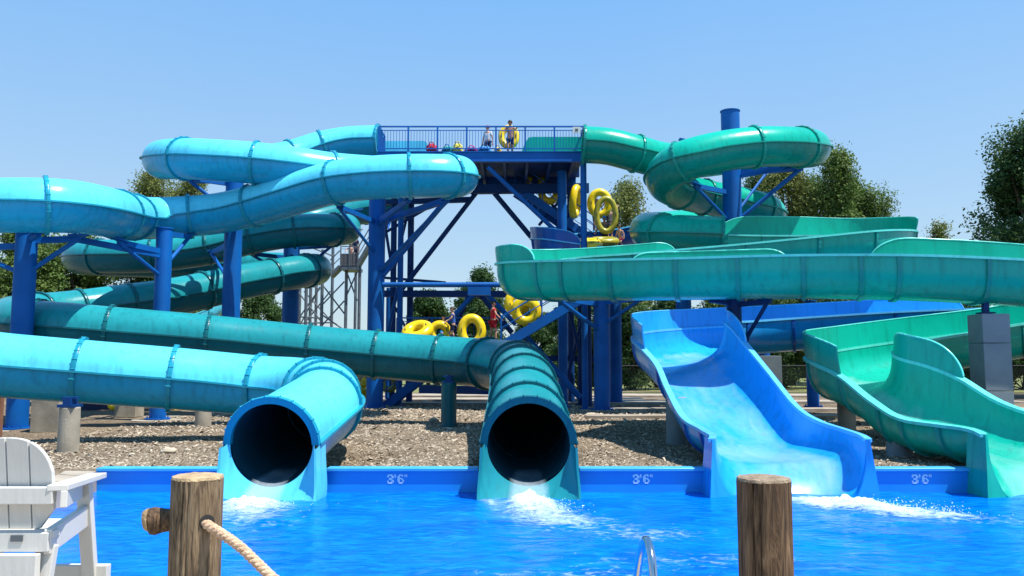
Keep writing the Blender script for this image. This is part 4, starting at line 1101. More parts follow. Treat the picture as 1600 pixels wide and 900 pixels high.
# pale splash chute low at left between teal tubes
pc = thing('far_slide', PZ(320, 46, 0), 'pale blue chute end glimpsed under the descending teal tube', 'water slide')
a0 = [PZ(338, 47, 3.9), PZ(330, 45.5, 3.0), PZ(318, 43.5, 2.2), PZ(300, 41.5, 1.9)]
s0 = [(p + Vector((-.7, 0, .45)), p + Vector((.7, 0, .55)), .5) for p in a0]
p1 = [P(355, 470, 46), P(335, 483, 45), P(312, 492, 44), P(285, 500, 43)]
trough(pc, [(p + Vector((0, -.75, 0)), p + Vector((0, .75, .25)), .55) for p in p1], (M['lb'], M['lb_rib'], M['lb']), ribs=(1, 2), name='trough')

# ------------------------------------------------------------------ chain link fence
fe = thing('chain_link_fence', PZ(1200, 51, 0), 'dark chain link fence in front of the dry grass behind the open flumes', 'fence')
fy = 51.0; xs = [6.5 + 3.0 * i for i in range(10)]
for x in xs:
    mb = MB(); mb.rod((x, fy, 0), (x, fy, 1.75), .04, 8); mb.build('fence_post', M['black'], fe)
mb = MB(); mb.rod((xs[0], fy, 1.72), (xs[-1], fy, 1.72), .028, 8); mb.rod((xs[0], fy, .08), (xs[-1], fy, .08), .02, 8); mb.build('fence_rail', M['black'], fe)
mb = MB(); k = xs[0]
while k < xs[-1] - 1.7:
    for sgn in (1, -1):
        a = (k, fy, .08) if sgn > 0 else (k + 1.64, fy, .08); b_ = (k + 1.64, fy, 1.72) if sgn > 0 else (k, fy, 1.72)
        mb.rod(a, b_, .006, 3, cap=False)
    k += .14
mb.build('wire_mesh', M['black'], fe, smooth=False)
# blue shade bench and yellow carts in the far left gap
sh = thing('service_shed', PZ(150, 33, 0), 'low dark shed with white boxes in the gap under the pale blue tube', 'shed')
a, b_ = PZ(122, 33, 0), PZ(176, 33, 0)
mb = MB(); mb.box(((a.x + b_.x) / 2, 34.2, 1.0), (b_.x - a.x + 1.0, 2.0, 2.0)); mb.build('shed_wall', M['navy_cloth'], sh, smooth=False)
mb = MB(); mb.box(((a.x + b_.x) / 2, 34.2, 2.06), (b_.x - a.x + 1.4, 2.4, .12)); mb.build('shed_roof', M['grey_cloth'], sh, smooth=False)
for q in (128, 143, 160, 169):
    c = PZ(q, 33, .5); mb = MB(); mb.box((c.x, 33.1, .48 + .05 * (q % 3)), (.22 if q > 140 else .4, .1, .18)); mb.build('white_box', M['white'], sh, smooth=False)
# ------------------------------------------------------------------ lifeguard chair, seen from behind
def PL(px, py, D): return P(px, py, D)
W_ = M['white']
ch = thing('lifeguard_chair', (PZ(40, 4.1, 0).x, 4.1, .03), 'tall white slatted lifeguard chair seen from behind at the left edge of the pool', 'chair')
cx = P(21, 700, 3.9).x           # centre line of the back
yb_ = 3.9
zseat = P(60, 828, 3.9).z; zarm = P(60, 770, 3.9).z
sw = .099
tops = {}
for k in (-1.5, -.5, .5, 1.5):
    off = k * (sw + .006)
    half = 4.4 * (sw + .01)
    R_ = half
    mb = MB()
    # slat outline with a top that follows one common arc, bottom corners clipped on the outermost
    n = 8; xa, xb = off - sw / 2, off + sw / 2
    x_r = P(90, 740, 3.9).x - cx
    
    pts = []
    zt0 = P(20, 682, 3.9).z
    for j in range(n + 1):
        x = xa + (xb - xa) * j / n
        q = min(1, abs(x) / (x_r + .001))
        pts.append((x, zt0 - .20 * (1 - math.sqrt(max(0, 1 - q ** 2.6)))))
    zb = zseat + .005
    low = [(xb, zb + (.10 if off > 0 and abs(xb) > x_r - .03 else 0)), (xa, zb + (.10 if off < 0 and abs(xa) > x_r - .03 else 0))]
    if abs(off) > x_r - sw: low = [(xb, zb + .09), (xb - .07, zb), (xa, zb)] if off > 0 else [(xb, zb), (xa + .07, zb), (xa, zb + .09)]
    out = pts + low
    lean = lambda z: (z - zseat) * -.16
    f0 = [(cx + x, yb_ + lean(z), z) for x, z in out]; f1 = [(cx + x, yb_ + .025 + lean(z), z) for x, z in out]
    m_ = len(out); mb.v += f0 + f1
    mb.f += [tuple(range(m_)), tuple(m_ + i for i in range(m_))[::-1]] + [(i, (i + 1) % m_, m_ + (i + 1) % m_, m_ + i) for i in range(m_)]
    mb.build('back_slat', W_, ch, smooth=False, bevel=.003)
xR = P(90, 770, 3.85).x - cx
def cbox(c, s, name, rot=None, bev=.004): mb = MB(); mb.box(c, s, rot); return mb.build(name, W_, ch, smooth=False, bevel=bev)
cbox((cx, yb_ - .075, zarm + .0), (2 * xR, .04, .075), 'back_rail')
cbox((cx, yb_ - .02, zseat - .01), (2 * xR - .02, .06, .03), 'seat_ledge')
zr = P(60, 846, 3.85).z
cbox((cx, yb_ - .055, zr), (2 * xR - .04, .035, .085), 'rear_apron')
for k in range(6):
    cbox((cx - .14 * (.09 + k * .085) / .56, yb_ + .06 + k * .085, zseat - .035 - .004 * k), (2 * xR - .06, .075, .025), 'seat_slat')
fwdx = -.14           # the chair is turned a little, its front shifts right
for sg in (-1, 1):
    xr_ = cx + sg * xR
    # arm rest
    rot = Matrix.Rotation(-.12, 3, 'Z')
    mb = MB(); a = Vector((xr_ + .02, yb_ - .09, zarm + .035)); b_ = Vector((xr_ + fwdx + .0, yb_ + .60, zarm + .0)); mb.beam(a, b_, .09, .028); mb.build('arm_rest', W_, ch, smooth=False, bevel=.004)
    mb = MB(); mb.beam(a + Vector((.03, 0, -.05)), b_ + Vector((-.03, -.1, -.06)), .03, .075); mb.build('arm_bearer', W_, ch, smooth=False, bevel=.004)
    # seat side board
    mb = MB(); mb.beam(Vector((xr_ - .03, yb_ - .06, zr)), Vector((xr_ + fwdx, yb_ + .50, zr + .02)), .032, .11); mb.build('side_apron', W_, ch, smooth=False, bevel=.004)
    # legs splay downwards
    mb = MB(); mb.beam(Vector((xr_ - .05, yb_ - .02, zr - .02)), Vector((xr_ - .11, yb_ - .12, .03)), .085, .04, up=Vector((0, 1, 0))); mb.build('rear_leg', W_, ch, smooth=False, bevel=.004)
    mb = MB(); mb.beam(Vector((xr_ + fwdx, yb_ + .46, zarm - .02)), Vector((xr_ + fwdx + .03, yb_ + .66, .03)), .07, .04, up=Vector((0, 1, 0))); mb.build('front_leg', W_, ch, smooth=False, bevel=.004)
    mb = MB(); mb.beam(Vector((xr_ - .02, yb_ - .08, .62)), Vector((xr_ + fwdx + .05, yb_ + .55, .62)), .03, .09); mb.build('side_rung', W_, ch, smooth=False, bevel=.004)
cbox((cx, yb_ - .09, P(30, 890, 3.8).z), (2 * xR - .10, .04, .13), 'rear_rung')
cbox((cx + fwdx, yb_ + .56, P(30, 905, 4.4).z), (2 * xR + .2, .05, .12), 'foot_board')
c = P(21, 843, 3.8); mb = MB(); mb.box((c.x, yb_ - .076, c.z), (.055, .004, .028)); mb.build('name_plate', M['galv'], ch, smooth=False)

# ------------------------------------------------------------------ log posts, peg and rope
def log_post(px, D, w, top, m, label, seed, chip=False):
    a = PZ(px, D, .95); zt = P(px, top, D).z; r = w / 2
    root = thing('log_post', (a.x, D, .03), label, 'post', 'round log posts of the rope fence')
    n = 144; rows = 60; mb = MB()
    cracks = [(random.Random(seed * 9 + k).uniform(0, 6.28), random.Random(seed * 7 + k).uniform(.006, .014)) for k in range(20)]
    for j in range(rows + 1):
        z = .03 + (zt - .03 - .012) * j / rows
        for k in range(n):
            an = 2 * math.pi * k / n
            q = r * (1 + .018 * noise.noise(Vector((math.cos(an) * 1.5 + seed, math.sin(an) * 1.5, z * 1.5))) + .012 * noise.noise(Vector((math.cos(an) * 6, math.sin(an) * 6 + seed, z * 2))))
            for (ca, cd) in cracks:
                dd = abs((an - ca - .06 * noise.noise(Vector((ca, z * 4, seed))) + math.pi) % (2 * math.pi) - math.pi)
                if dd < .045: q -= cd * (1 - dd / .045) * (.5 + .5 * noise.noise(Vector((ca * 3, z * 2.5, seed))) + .3)
            mb.v.append((a.x + q * math.cos(an), D + q * math.sin(an), z))
    for j in range(rows):
        for k in range(n):
            k2 = (k + 1) % n
            mb.f.append((j * n + k, j * n + k2, (j + 1) * n + k2, (j + 1) * n + k))
    mb.build('log_shaft', m, root, angle=60)
    mb = MB(); prof = []
    top_i = len(mb.v)
    prev = None
    for ri, (fr_, dz) in enumerate(((1.0, -.014), (.97, 0), (.8, .004), (.6, .006), (.4, .004), (.2, .007), (.02, .005))):
        for k in range(n):
            an = 2 * math.pi * k / n
            q = r * fr_ * (1 + .018 * noise.noise(Vector((math.cos(an) * 1.5 + seed, math.sin(an) * 1.5, zt * 1.5))))
            mb.v.append((a.x + q * math.cos(an), D + q * math.sin(an), zt + dz - .0 + .004 * noise.noise(Vector((q * 30 * math.cos(an), q * 30 * math.sin(an), seed)))))
    for i in range(6):
        for k in range(n):
            k2 = (k + 1) % n
            mb.f.append((i * n + k, i * n + k2, (i + 1) * n + k2, (i + 1) * n + k))
    mb.f.append(tuple(6 * n + k for k in range(n)))
    mb.build('end_grain', M['wood_end'] if not chip else mat('grey_end_grain', (.36, .27, .18), (.2, .14, .09), rough=.9, scale=20, bump=.8), root, angle=60)
    return root, a, r, zt
pl, aL, rL, ztL = log_post(305.5, 4.2, .245, 743, M['wood_l'], 'pale weathered log post with a rope through it, next to the lifeguard chair', 1)
pr, aR, rR, ztR = log_post(1196, 4.1, .255, 746, M['wood_r'], 'darker brown cracked log post without a peg, right of the ladder rail', 4, True)
# dark hole where the rope enters
hz = P(337, 818, 4.1).z
mb = MB(); c = Vector((aL.x + rL * .66, 4.2 - rL * .70, hz + .004)); d = Vector((.66, -.70, 0)).normalized()
mb.rod(c - d * .03, c + d * .008, .036, 20); mb.build('rope_hole', M['black'], pl)
pg = thing('log_peg', (aL.x - rL - .05, 4.2, hz), 'short thick wooden peg sticking out of the left side of the pale log post', 'peg')
mb = MB(); z = P(250, 812, 4.2).z; x = aL.x - rL
mb.tube([(x + .03, 4.2, z), (x - .03, 4.19, z), (x - .075, 4.185, z - .004), (x - .10, 4.18, z - .006), (x - .112, 4.178, z - .008)], [.052, .055, .066, .060, .035], 20)
mb.v = [tuple(Vector(v) + Vector((0, 0, 0)) + .008 * Vector((noise.noise(Vector(v) * 25), noise.noise(Vector(v) * 25 + Vector((5, 0, 0))), noise.noise(Vector(v) * 25 + Vector((0, 7, 0)))))) for v in mb.v]
mb.build('peg_body', M['wood_r'], pg, angle=60)
mb = MB(); mb.tube([(x - .098, 4.17, z + .004), (x - .117, 4.168, z + .002), (x - .122, 4.168, z)], [.058, .05, .02], 18); mb.build('peg_end', M['wood_end'], pg, angle=60)
# twisted rope sagging towards the other post, below the picture
A = Vector((aL.x + rL * .60, 4.2 - rL * .72, hz)); 
ctl = [A, P(372, 852, 4.02), P(400, 878, 3.98), P(430, 906, 3.95), P(520, 965, 3.95), P(700, 1030, 3.97), P(900, 1050, 3.98), P(1080, 1020, 4.0), P(1170, 960, 4.02)]
for q in ctl: q.z = max(q.z, .12)
cp, _ = catmull(ctl, .012)
rp = thing('rope', A, 'thick twisted tan rope hanging from the pale log post', 'rope')
for s_ in range(3):
    pts = []
    fr = frames(cp)
    for i, (c, t, sdd, u) in enumerate(fr):
        a = i * .012 / .085 * 2 * math.pi + s_ * 2 * math.pi / 3
        pts.append(c + (sdd * math.cos(a) + u * math.sin(a)) * .0125)
    mb = MB(); mb.tube(pts, .0135, 10); mb.build('strand', M['rope'], rp, angle=80)

# ------------------------------------------------------------------ pool ladder rail
lr = thing('ladder_rail', (P(1010, 840, 4.9).x, 4.95, .03), 'curved polished steel ladder handrail rising from the near pool edge', 'ladder')
for xo in (0, -.5):
    if xo: break
    base = P(1012, 842, 4.9); top = base.z
    pts = [(base.x + 0.0053, 4.72, .03), (base.x + 0.0045, 4.72, top - .30), (base.x + 0.0033, 4.74, top - .16), (base.x + 0.0012, 4.80, top - .06), (base.x - 0.0012, 4.92, top - .012), (base.x - 0.0027, 5.04, top - .05), (base.x - 0.0045, 5.18, top - .17), (base.x - 0.0067, 5.34, top - .38), (base.x - 0.0083, 5.42, top - .62), (base.x - 0.0090, 5.44, -.9)]
    cp2, _ = catmull([Vector(p) for p in pts], .04)
    mb = MB(); mb.tube([Vector(p) for p in cp2], .0235, 18); mb.build('rail', M['chrome'], lr, angle=80)
    mb = MB(); mb.lathe((base.x + .005, 4.72, .03), [(.05, 0), (.05, .012), (.03, .02)], 20); mb.build('floor_flange', M['chrome'], lr)
for q in (-.25, -.5):
    mb = MB(); mb.box((base.x - .06 - .2, 5.40, q - .1), (.42, .07, .03)); mb.build('step', M['chrome'], lr, smooth=False)

# ------------------------------------------------------------------ inflatable tubes
def inflatable(label, c, ax, ay, R=.45, r=.17, double=True, m=None, st=1.0, grp='yellow inflatable tubes carried up the tower'):
    ax = ax.normalized(); ay = (ay - ax * ax.dot(ay)).normalized(); nrm = ax.cross(ay)
    root = thing('inflatable_tube', c, label, 'inflatable tube', grp)
    mb = MB(); c = Vector(c)
    if double:
        s_ = R * .86
        s_ = R + r * .55
        mb.ring_tube(c + ay * s_, R, r, ax, ay, 40, 14); mb.ring_tube(c - ay * s_, R, r, ax, ay, 40, 14)
        mb.build('ring_body', m or M['yellow'], root, angle=80)
        hs = [(-.0, s_ + R), (0, -s_ - R), (R, s_ * .7), (-R, s_ * .7), (R, -s_ * .7), (-R, -s_ * .7)]
    else:
        mb.ring_tube(c, R, r, ax, ay * st, 44, 14); mb.build('ring_body', m or M['yellow'], root, angle=80)
        hs = [(R, 0), (-R, 0)]
    for hx, hy in hs:
        mb = MB(); p = c + ax * hx + ay * hy + nrm * r
        d = (ax if abs(hx) < .1 else ay) * .09
        mb.tube([p - d - nrm * .01, p - d * .8 + nrm * .03, p + d * .8 + nrm * .03, p + d - nrm * .01], .016, 6); mb.build('grab_handle', M['black'], root, angle=60)
    return root
X, Y, Z = Vector((1, 0, 0)), Vector((0, 1, 0)), Vector((0, 0, 1))
S_ = dict(double=False)
inflatable('upright yellow tube on the high deck held by a bather', P(795, 214, 35.6), X, Z * .95 + Y * .2, R=.32, r=.15, st=1.35, **S_)
inflatable('flattened yellow tube lying tilted at the left end of the queue', P(652, 518, 34.2), X + Z * .25, Y * .9 + Z * .6, R=.44, r=.24, **S_)
inflatable('small looking yellow tube leaning second in the queue', P(687, 519, 34.5), X * .75 + Z * .3, Z + X * .2, R=.32, r=.17, **S_)
inflatable('upright yellow ring with a clear round hole right of the person in blue', P(737, 517, 33.9), X, Z + Y * .1 + X * .08, R=.40, r=.19, st=1.3, **S_)
inflatable('upper yellow tube on the middle stair flight, partly behind the trough', P(808, 474, 33.7), X * .8 + Z * .3 + Y * .3, Z - X * .3, R=.36, r=.19, **S_)
inflatable('lower yellow tube on the middle stair flight, seen through the handrail', P(822, 486, 33.2), X * 1 - Z * .05, Z + X * .25, R=.40, r=.21, **S_)
inflatable('big yellow tube held upright beside the right tower leg', P(937, 318, 37.4), X, Z + X * .05, R=.40, r=.18, st=1.3, **S_)
inflatable('olive coloured tube carried overhead in front of the big upright one', P(947, 336, 36.4), X, Z + X * .14, R=.42, r=.13, m=M['olive'], double=False, st=1.75)
inflatable('bright yellow tube lying flat beside the foot of the tower leg', P(921, 382, 34.9), X, Y + Z * .3, R=.36, r=.17)
inflatable('olive tube lying under the bather in the blue cap', P(944, 377, 35.9), X, Y + Z * .25, R=.50, r=.17, m=M['olive'], **S_)
inflatable('yellow tube edge on between the two tower legs', P(899, 315, 37.6), X * .35 + Y, Z + X * .12, R=.42, r=.17, st=1.5, **S_)
inflatable('yellow tube high on the uppermost stair flight under the deck', P(858, 303, 38.4), X, Z - X * .5, R=.34, r=.18, **S_)
inflatable('yellow tube farthest up the uppermost stair flight', P(836, 283, 38.8), X, Z - X * .5, R=.32, r=.16, **S_)
inflatable('yellow tube standing left of the thick corner column near the ground', P(563, 606, 36.6), X * .6 + Y * .8, Z, R=.36, r=.17)
inflatable('olive tube just right of the thick corner column near the ground', P(607, 598, 37.8), X, Z, R=.3, r=.15, m=M['olive'], **S_)
inflatable('yellow tube lying by the low shed at left', P(191, 626, 33.6), X, Y + Z * .6, R=.42, r=.18, **S_)
inflatable('pair of yellow rings stacked flat right of the plinth at left', P(312, 632, 34.5), X, Y + Z * .4, R=.8, r=.2)

# ------------------------------------------------------------------ bags piled along the deck rail
def bag(px, py, D, w, h, m, m2, label, seed):
    c = P(px, py, D)
    root = thing('swim_bag', (c.x, D, DK), label, 'bag', 'bags left along the deck railing')
    bm = bmesh.new(); bmesh.ops.create_icosphere(bm, subdivisions=4, radius=1)
    for v in bm.verts:
        k = 1 + .22 * noise.noise(v.co * 1.6 + Vector((seed, 0, 0))) + .10 * noise.noise(v.co * 4 + Vector((0, seed, 0)))
        v.co = Vector((math.copysign(abs(v.co.x) ** .7, v.co.x) * w / 2 * k, v.co.y * .25 * k, max(-.8, v.co.z) * h / 2 * k))
    me = bpy.data.meshes.new('bag_body'); bm.to_mesh(me); bm.free(); me.materials.append(m); me.shade_smooth()
    o = bpy.data.objects.new('bag_body', me); COL.objects.link(o); o.parent = root; o.location = (0, 0, h * .42)
    mb = MB(); z = DK + h * .42
    mb.tube([(c.x - w * .22, D - .2, z + h * .25), (c.x - w * .1, D - .3, z + h * .55), (c.x + w * .12, D - .3, z + h * .5), (c.x + w * .25, D - .2, z + h * .2)], .022, 6); mb.build('strap', m2, root, angle=70)
    mb = MB(); mb.tube([(c.x - w * .35, D - .26, z - h * .1), (c.x, D - .30, z + .02), (c.x + w * .35, D - .26, z - h * .05)], .035, 6); mb.build('pocket_flap', m2, root, angle=70)
bag(675, 228, 34.5, .52, .46, M['red_cloth'], M['maroon_cloth'], 'dark red bag, first from the left on the deck edge', 1)
bag(699, 230, 34.5, .46, .36, M['green_cloth'], M['sky_cloth'], 'mint green bag right of the dark red one', 2)
bag(715, 227, 34.5, .44, .48, M['lemon_cloth'], M['olive'], 'lemon yellow bag between the green and purple ones', 3)
bag(737, 231, 34.5, .58, .30, M['purple_cloth'], M['pink_cloth'], 'purple and pink bag on the deck edge', 4)
bag(757, 229, 34.5, .55, .36, M['sky_cloth'], M['navy_cloth'], 'bright blue bag in front of the person in white', 5)
bag(778, 229, 34.6, .34, .34, M['yellow'], M['olive'], 'small yellow bundle beside the standing bather', 6)
# ------------------------------------------------------------------ people
def skin_obj(name, verts, edges, radii, m, root, sub=2):
    me = bpy.data.meshes.new(name); me.from_pydata([tuple(v) for v in verts], edges, [])
    o = bpy.data.objects.new(name, me); COL.objects.link(o)
    me.materials.append(m)
    sk = o.modifiers.new('skin', 'SKIN'); sk.use_smooth_shade = True
    lay = me.skin_vertices[0] if me.skin_vertices else None
    if lay is None:
        bm = bmesh.new(); bm.from_mesh(me); bm.verts.layers.skin.verify(); bm.to_mesh(me); bm.free(); lay = me.skin_vertices[0]
    for i, r in enumerate(radii):
        lay.data[i].radius = r if hasattr(r, '__len__') else (r, r)
    lay.data[0].use_root = True
    ss = o.modifiers.new('sub', 'SUBSURF'); ss.levels = sub; ss.render_levels = sub
    o.parent = root
    return o

def person(foot, h, face, label, shirt, shorts, skin=None, cap=None, arms=((.28, .03, .47), (-.28, .03, .47)), crouch=0.0, step=.08):
    """foot: world point between the feet; face: heading angle; arms: wrist positions (x right, y forward, z fraction of height)"""
    skin = skin or M['skin']
    root = thing('person', foot, label, 'person')
    root.rotation_euler = (0, 0, face)
    s = h / 1.75
    def v(x, y, z): return Vector((x * s, y * s, z * s))
    cr = crouch
    hip = v(0, -.06 * cr, .95 - .35 * cr)
    V = [hip, hip + v(0, .01, .14), hip + v(0, .02 + .08 * cr, .30), hip + v(0, .01 + .12 * cr, .47), hip + v(0, .02 + .14 * cr, .56)]
    R = [(.155, .11), (.135, .095), (.155, .105), (.13, .085), (.052, .055)]
    R = [(a * s, b * s) for a, b in R]
    E = [(0, 1), (1, 2), (2, 3), (3, 4)]
    neck = V[4]
    def chain(p0, pts, rad):
        prev = p0
        for p, r in zip(pts, rad):
            V.append(p); R.append((r * s, r * s)); E.append((prev, len(V) - 1)); prev = len(V) - 1
        return prev
    head = neck + v(0, .02, .14)
    chain(4, [neck + v(0, .015, .06), head, head + v(0, .0, .09)], [.062, .098, .085])
    # face: nose, ears, chin
    hi = len(V) - 2
    wr = []
    for sg, arm in zip((1, -1), arms):
        sh = V[3] + v(.17 * sg, 0, .0)
        w = v(arm[0], arm[1], arm[2] * 1.75)
        mid = (sh + w) / 2 + v(.04 * sg, -.06, -.03)
        last = chain(3, [sh, mid, w], [.055, .043, .032])
        d = (w - mid).normalized()
        sd = d.cross(Vector((0, 1, 0)));
        if sd.length < .1: sd = Vector((1, 0, 0))
        sd.normalize()
        palm = w + d * .06 * s
        pi = chain(last, [palm], [.036])
        for k, ln in enumerate((.065, .075, .07, .055)):
            o = sd * (.012 * (k - 1.5) * 2 * s)
            chain(pi, [palm + d * .035 * s + o, palm + d * (.035 + ln * .5) * s + o * 1.15, palm + d * (.035 + ln) * s + o * 1.1 + v(0, .015, 0)], [.010, .009, .0075])
        chain(pi, [palm - d * .01 * s - sd * .038 * s, palm + d * .03 * s - sd * .055 * s], [.011, .009])
    for sg in (1, -1):
        hp = hip + v(.09 * sg, 0, -.06)
        kn = v(.10 * sg, .05 + .25 * cr + step * sg, .50 - .03 * cr); an = v(.10 * sg, -.02 + step * sg * 1.4, .09)
        last = chain(0, [hp, (hp + kn) / 2, kn, (kn * .6 + an * .4) + v(0, -.02, 0), an], [.085, .075, .054, .055, .036])
        chain(last, [an + v(0, .05, -.04), an + v(.01 * sg, .15, -.055)], [.036, .028])
    skin_obj('body', V, E, R, skin, root)
    # eyes, mouth, nose, ears
    mb = MB()
    def ball(c, r, m_, nm):
        q = MB(); q.lathe(c, [(r * math.sin(math.pi * k / 6) + 1e-4, -r * math.cos(math.pi * k / 6)) for k in range(7)], 10)
        me = q
        me2 = bpy.data.meshes.new(nm); me2.from_pydata(q.v, [], q.f); me2.materials.append(m_); me2.shade_smooth(); o = bpy.data.objects.new(nm, me2); COL.objects.link(o); o.parent = root
    for sg in (1, -1): ball(head + v(.035 * sg, .083, .035), .011 * s, M['black'], 'eye')
    for sg in (1, -1): ball(head + v(.095 * sg, 0, .02), .024 * s, skin, 'ear')
    ball(head + v(0, .098, .005), .016 * s, skin, 'nose')
    q = MB(); q.box(head + v(0, .088, -.035), (.045 * s, .012 * s, .010 * s))
    def addmesh(q, nm, m_):
        me2 = bpy.data.meshes.new(nm); me2.from_pydata(q.v, [], q.f); me2.materials.append(m_); me2.shade_smooth(); o = bpy.data.objects.new(nm, me2); COL.objects.link(o); o.parent = root; return o
    addmesh(q, 'mouth', M['pink_cloth'])
    # hair
    q = MB(); rr = .112 * s
    rows = []
    for j in range(7):
        ph = math.pi / 2 * j / 6
        for k in range(16):
            a = 2 * math.pi * k / 16
            front = max(0, math.sin(a))
            zz = math.cos(ph); rad = math.sin(ph)
            low = -.35 * (j / 6) ** 3 * (1 - front * 1.5)
            q.v.append(tuple(head + v(0, -.008, .045) + Vector((rr * rad * math.cos(a), rr * 1.05 * rad * math.sin(a), rr * (zz + low)))))
    for j in range(6):
        for k in range(16):
            k2 = (k + 1) % 16
            q.f.append((j * 16 + k, j * 16 + k2, (j + 1) * 16 + k2, (j + 1) * 16 + k))
    addmesh(q, 'cap' if cap else 'hair', cap or M['hair'])
    if cap:
        q = MB(); q.box(head + v(0, .14, .055), (.15 * s, .10 * s, .012 * s)); addmesh(q, 'cap_peak', cap)
    # clothes
    if shirt:
        sv = [V[0] + v(0, 0, .02), V[1], V[2], V[3] + v(0, 0, -.01)]; se = [(0, 1), (1, 2), (2, 3)]; sr = [(.172 * s, .125 * s), (.155 * s, .112 * s), (.172 * s, .122 * s), (.145 * s, .10 * s)]
        ia = 8
        for sg, arm in zip((1, -1), arms):
            sh = V[3] + v(.17 * sg, 0, 0); w = v(arm[0], arm[1], arm[2] * 1.75); mid = (sh + w) / 2 + v(.04 * sg, -.06, -.03)
            sv += [sh, sh.lerp(mid, .55)]; n_ = len(sv); se += [(3, n_ - 2), (n_ - 2, n_ - 1)]; sr += [(.072 * s,) * 2, (.062 * s,) * 2]
        skin_obj('shirt', sv, se, sr, shirt, root)
    sv = [V[0] + v(0, 0, .03)]; se = []; sr = [(.168 * s, .124 * s)]
    for sg in (1, -1):
        hp = hip + v(.09 * sg, 0, -.06); kn = v(.10 * sg, .05 + .25 * cr + step * sg, .50 - .03 * cr)
        sv += [hp, hp.lerp(kn, .7)]; n_ = len(sv); se += [(0, n_ - 2), (n_ - 2, n_ - 1)]; sr += [(.105 * s,) * 2, (.092 * s,) * 2]
    skin_obj('shorts', sv, se, sr, shorts, root)
    return root
def at_foot(px, D, z): q = PZ(px, D, z); return Vector((q.x, D, z))
PI = math.pi
person(at_foot(797, 35.2, DK), 1.62, PI, 'bather in dark swimwear holding the upright yellow tube on the high deck', None, M['navy_cloth'], M['skin_dark'], arms=((.32, .18, .72), (-.30, .18, .78)))
person(at_foot(762, 35.4, DK), 1.45, PI * .9, 'person in a white shirt and dark red cap standing behind the bags', M['white_cloth'], M['navy_cloth'], cap=M['maroon_cloth'])
l2 = P(700, 533, 34).z
person(at_foot(708, 34.1, l2 - .1), 1.55, PI * .5, 'person in a blue shirt standing between yellow tubes in the queue', M['blue_cloth'], M['navy_cloth'], arms=((.3, .3, .62), (-.2, .25, .6)), crouch=.25)
person(at_foot(692, 34.9, l2 - .1), 1.35, PI * 1.1, 'bare chested child bent over beside the second tube of the queue', None, M['sky_cloth'], arms=((.25, .35, .5), (-.2, .35, .5)), crouch=.6)
person(at_foot(770, 34.7, P(770, 536, 34.7).z), 1.72, PI * 1.6, 'person in a red shirt on the landing right of the upright yellow ring', M['red_cloth'], M['red_cloth'], M['skin'], arms=((.25, .25, .60), (-.25, .2, .62)))
l3 = P(940, 386, 36).z
person(at_foot(932, 38.2, P(932, 348, 38.2).z - .6), 1.7, PI, 'person in orange behind the big upright yellow tube', M['orange_cloth'], M['grey_cloth'], M['skin_dark'], arms=((.35, .2, .85), (-.35, .2, .85)))
person(at_foot(945, 36.6, l3 - .15), 1.6, PI * .05, 'person with a blue cap and grey shirt, back turned, below the olive tube', M['grey_cloth'], M['navy_cloth'], M['skin_dark'], cap=M['sky_cloth'], arms=((.35, .1, .62), (-.35, .1, .62)))
person(at_foot(953, 37.6, l3 + .35), 1.75, 0, 'person in a grey top with raised arms carrying the olive tube overhead', M['grey_cloth'], M['navy_cloth'], M['skin_dark'], arms=((.36, .05, .98), (-.36, .05, .98)))
person(at_foot(969, 36.2, l3 - .1), 1.25, PI * .8, 'child crouching at the right end of the upper landing', None, M['pink_cloth'], M['skin'], crouch=.7)
person(at_foot(547, 53.9, P(547, 417, 53.9).z), 1.6, PI, 'distant bather leaning on the rail of the galvanised tower', None, M['grey_cloth'], M['skin'], arms=((.25, .3, .62), (-.25, .3, .62)), crouch=.3)
person(at_foot(555, 54.4, P(555, 417, 54.4).z + .3), 1.75, PI * .9, 'darkly dressed person behind the leaning bather on the galvanised tower', M['navy_cloth'], M['navy_cloth'], M['skin_dark'])
person(at_foot(560, 37.2, .0), 1.45, PI * 1.3, 'child with a yellow tube left of the thick corner column near the ground', M['lemon_cloth'], M['navy_cloth'], M['skin'])

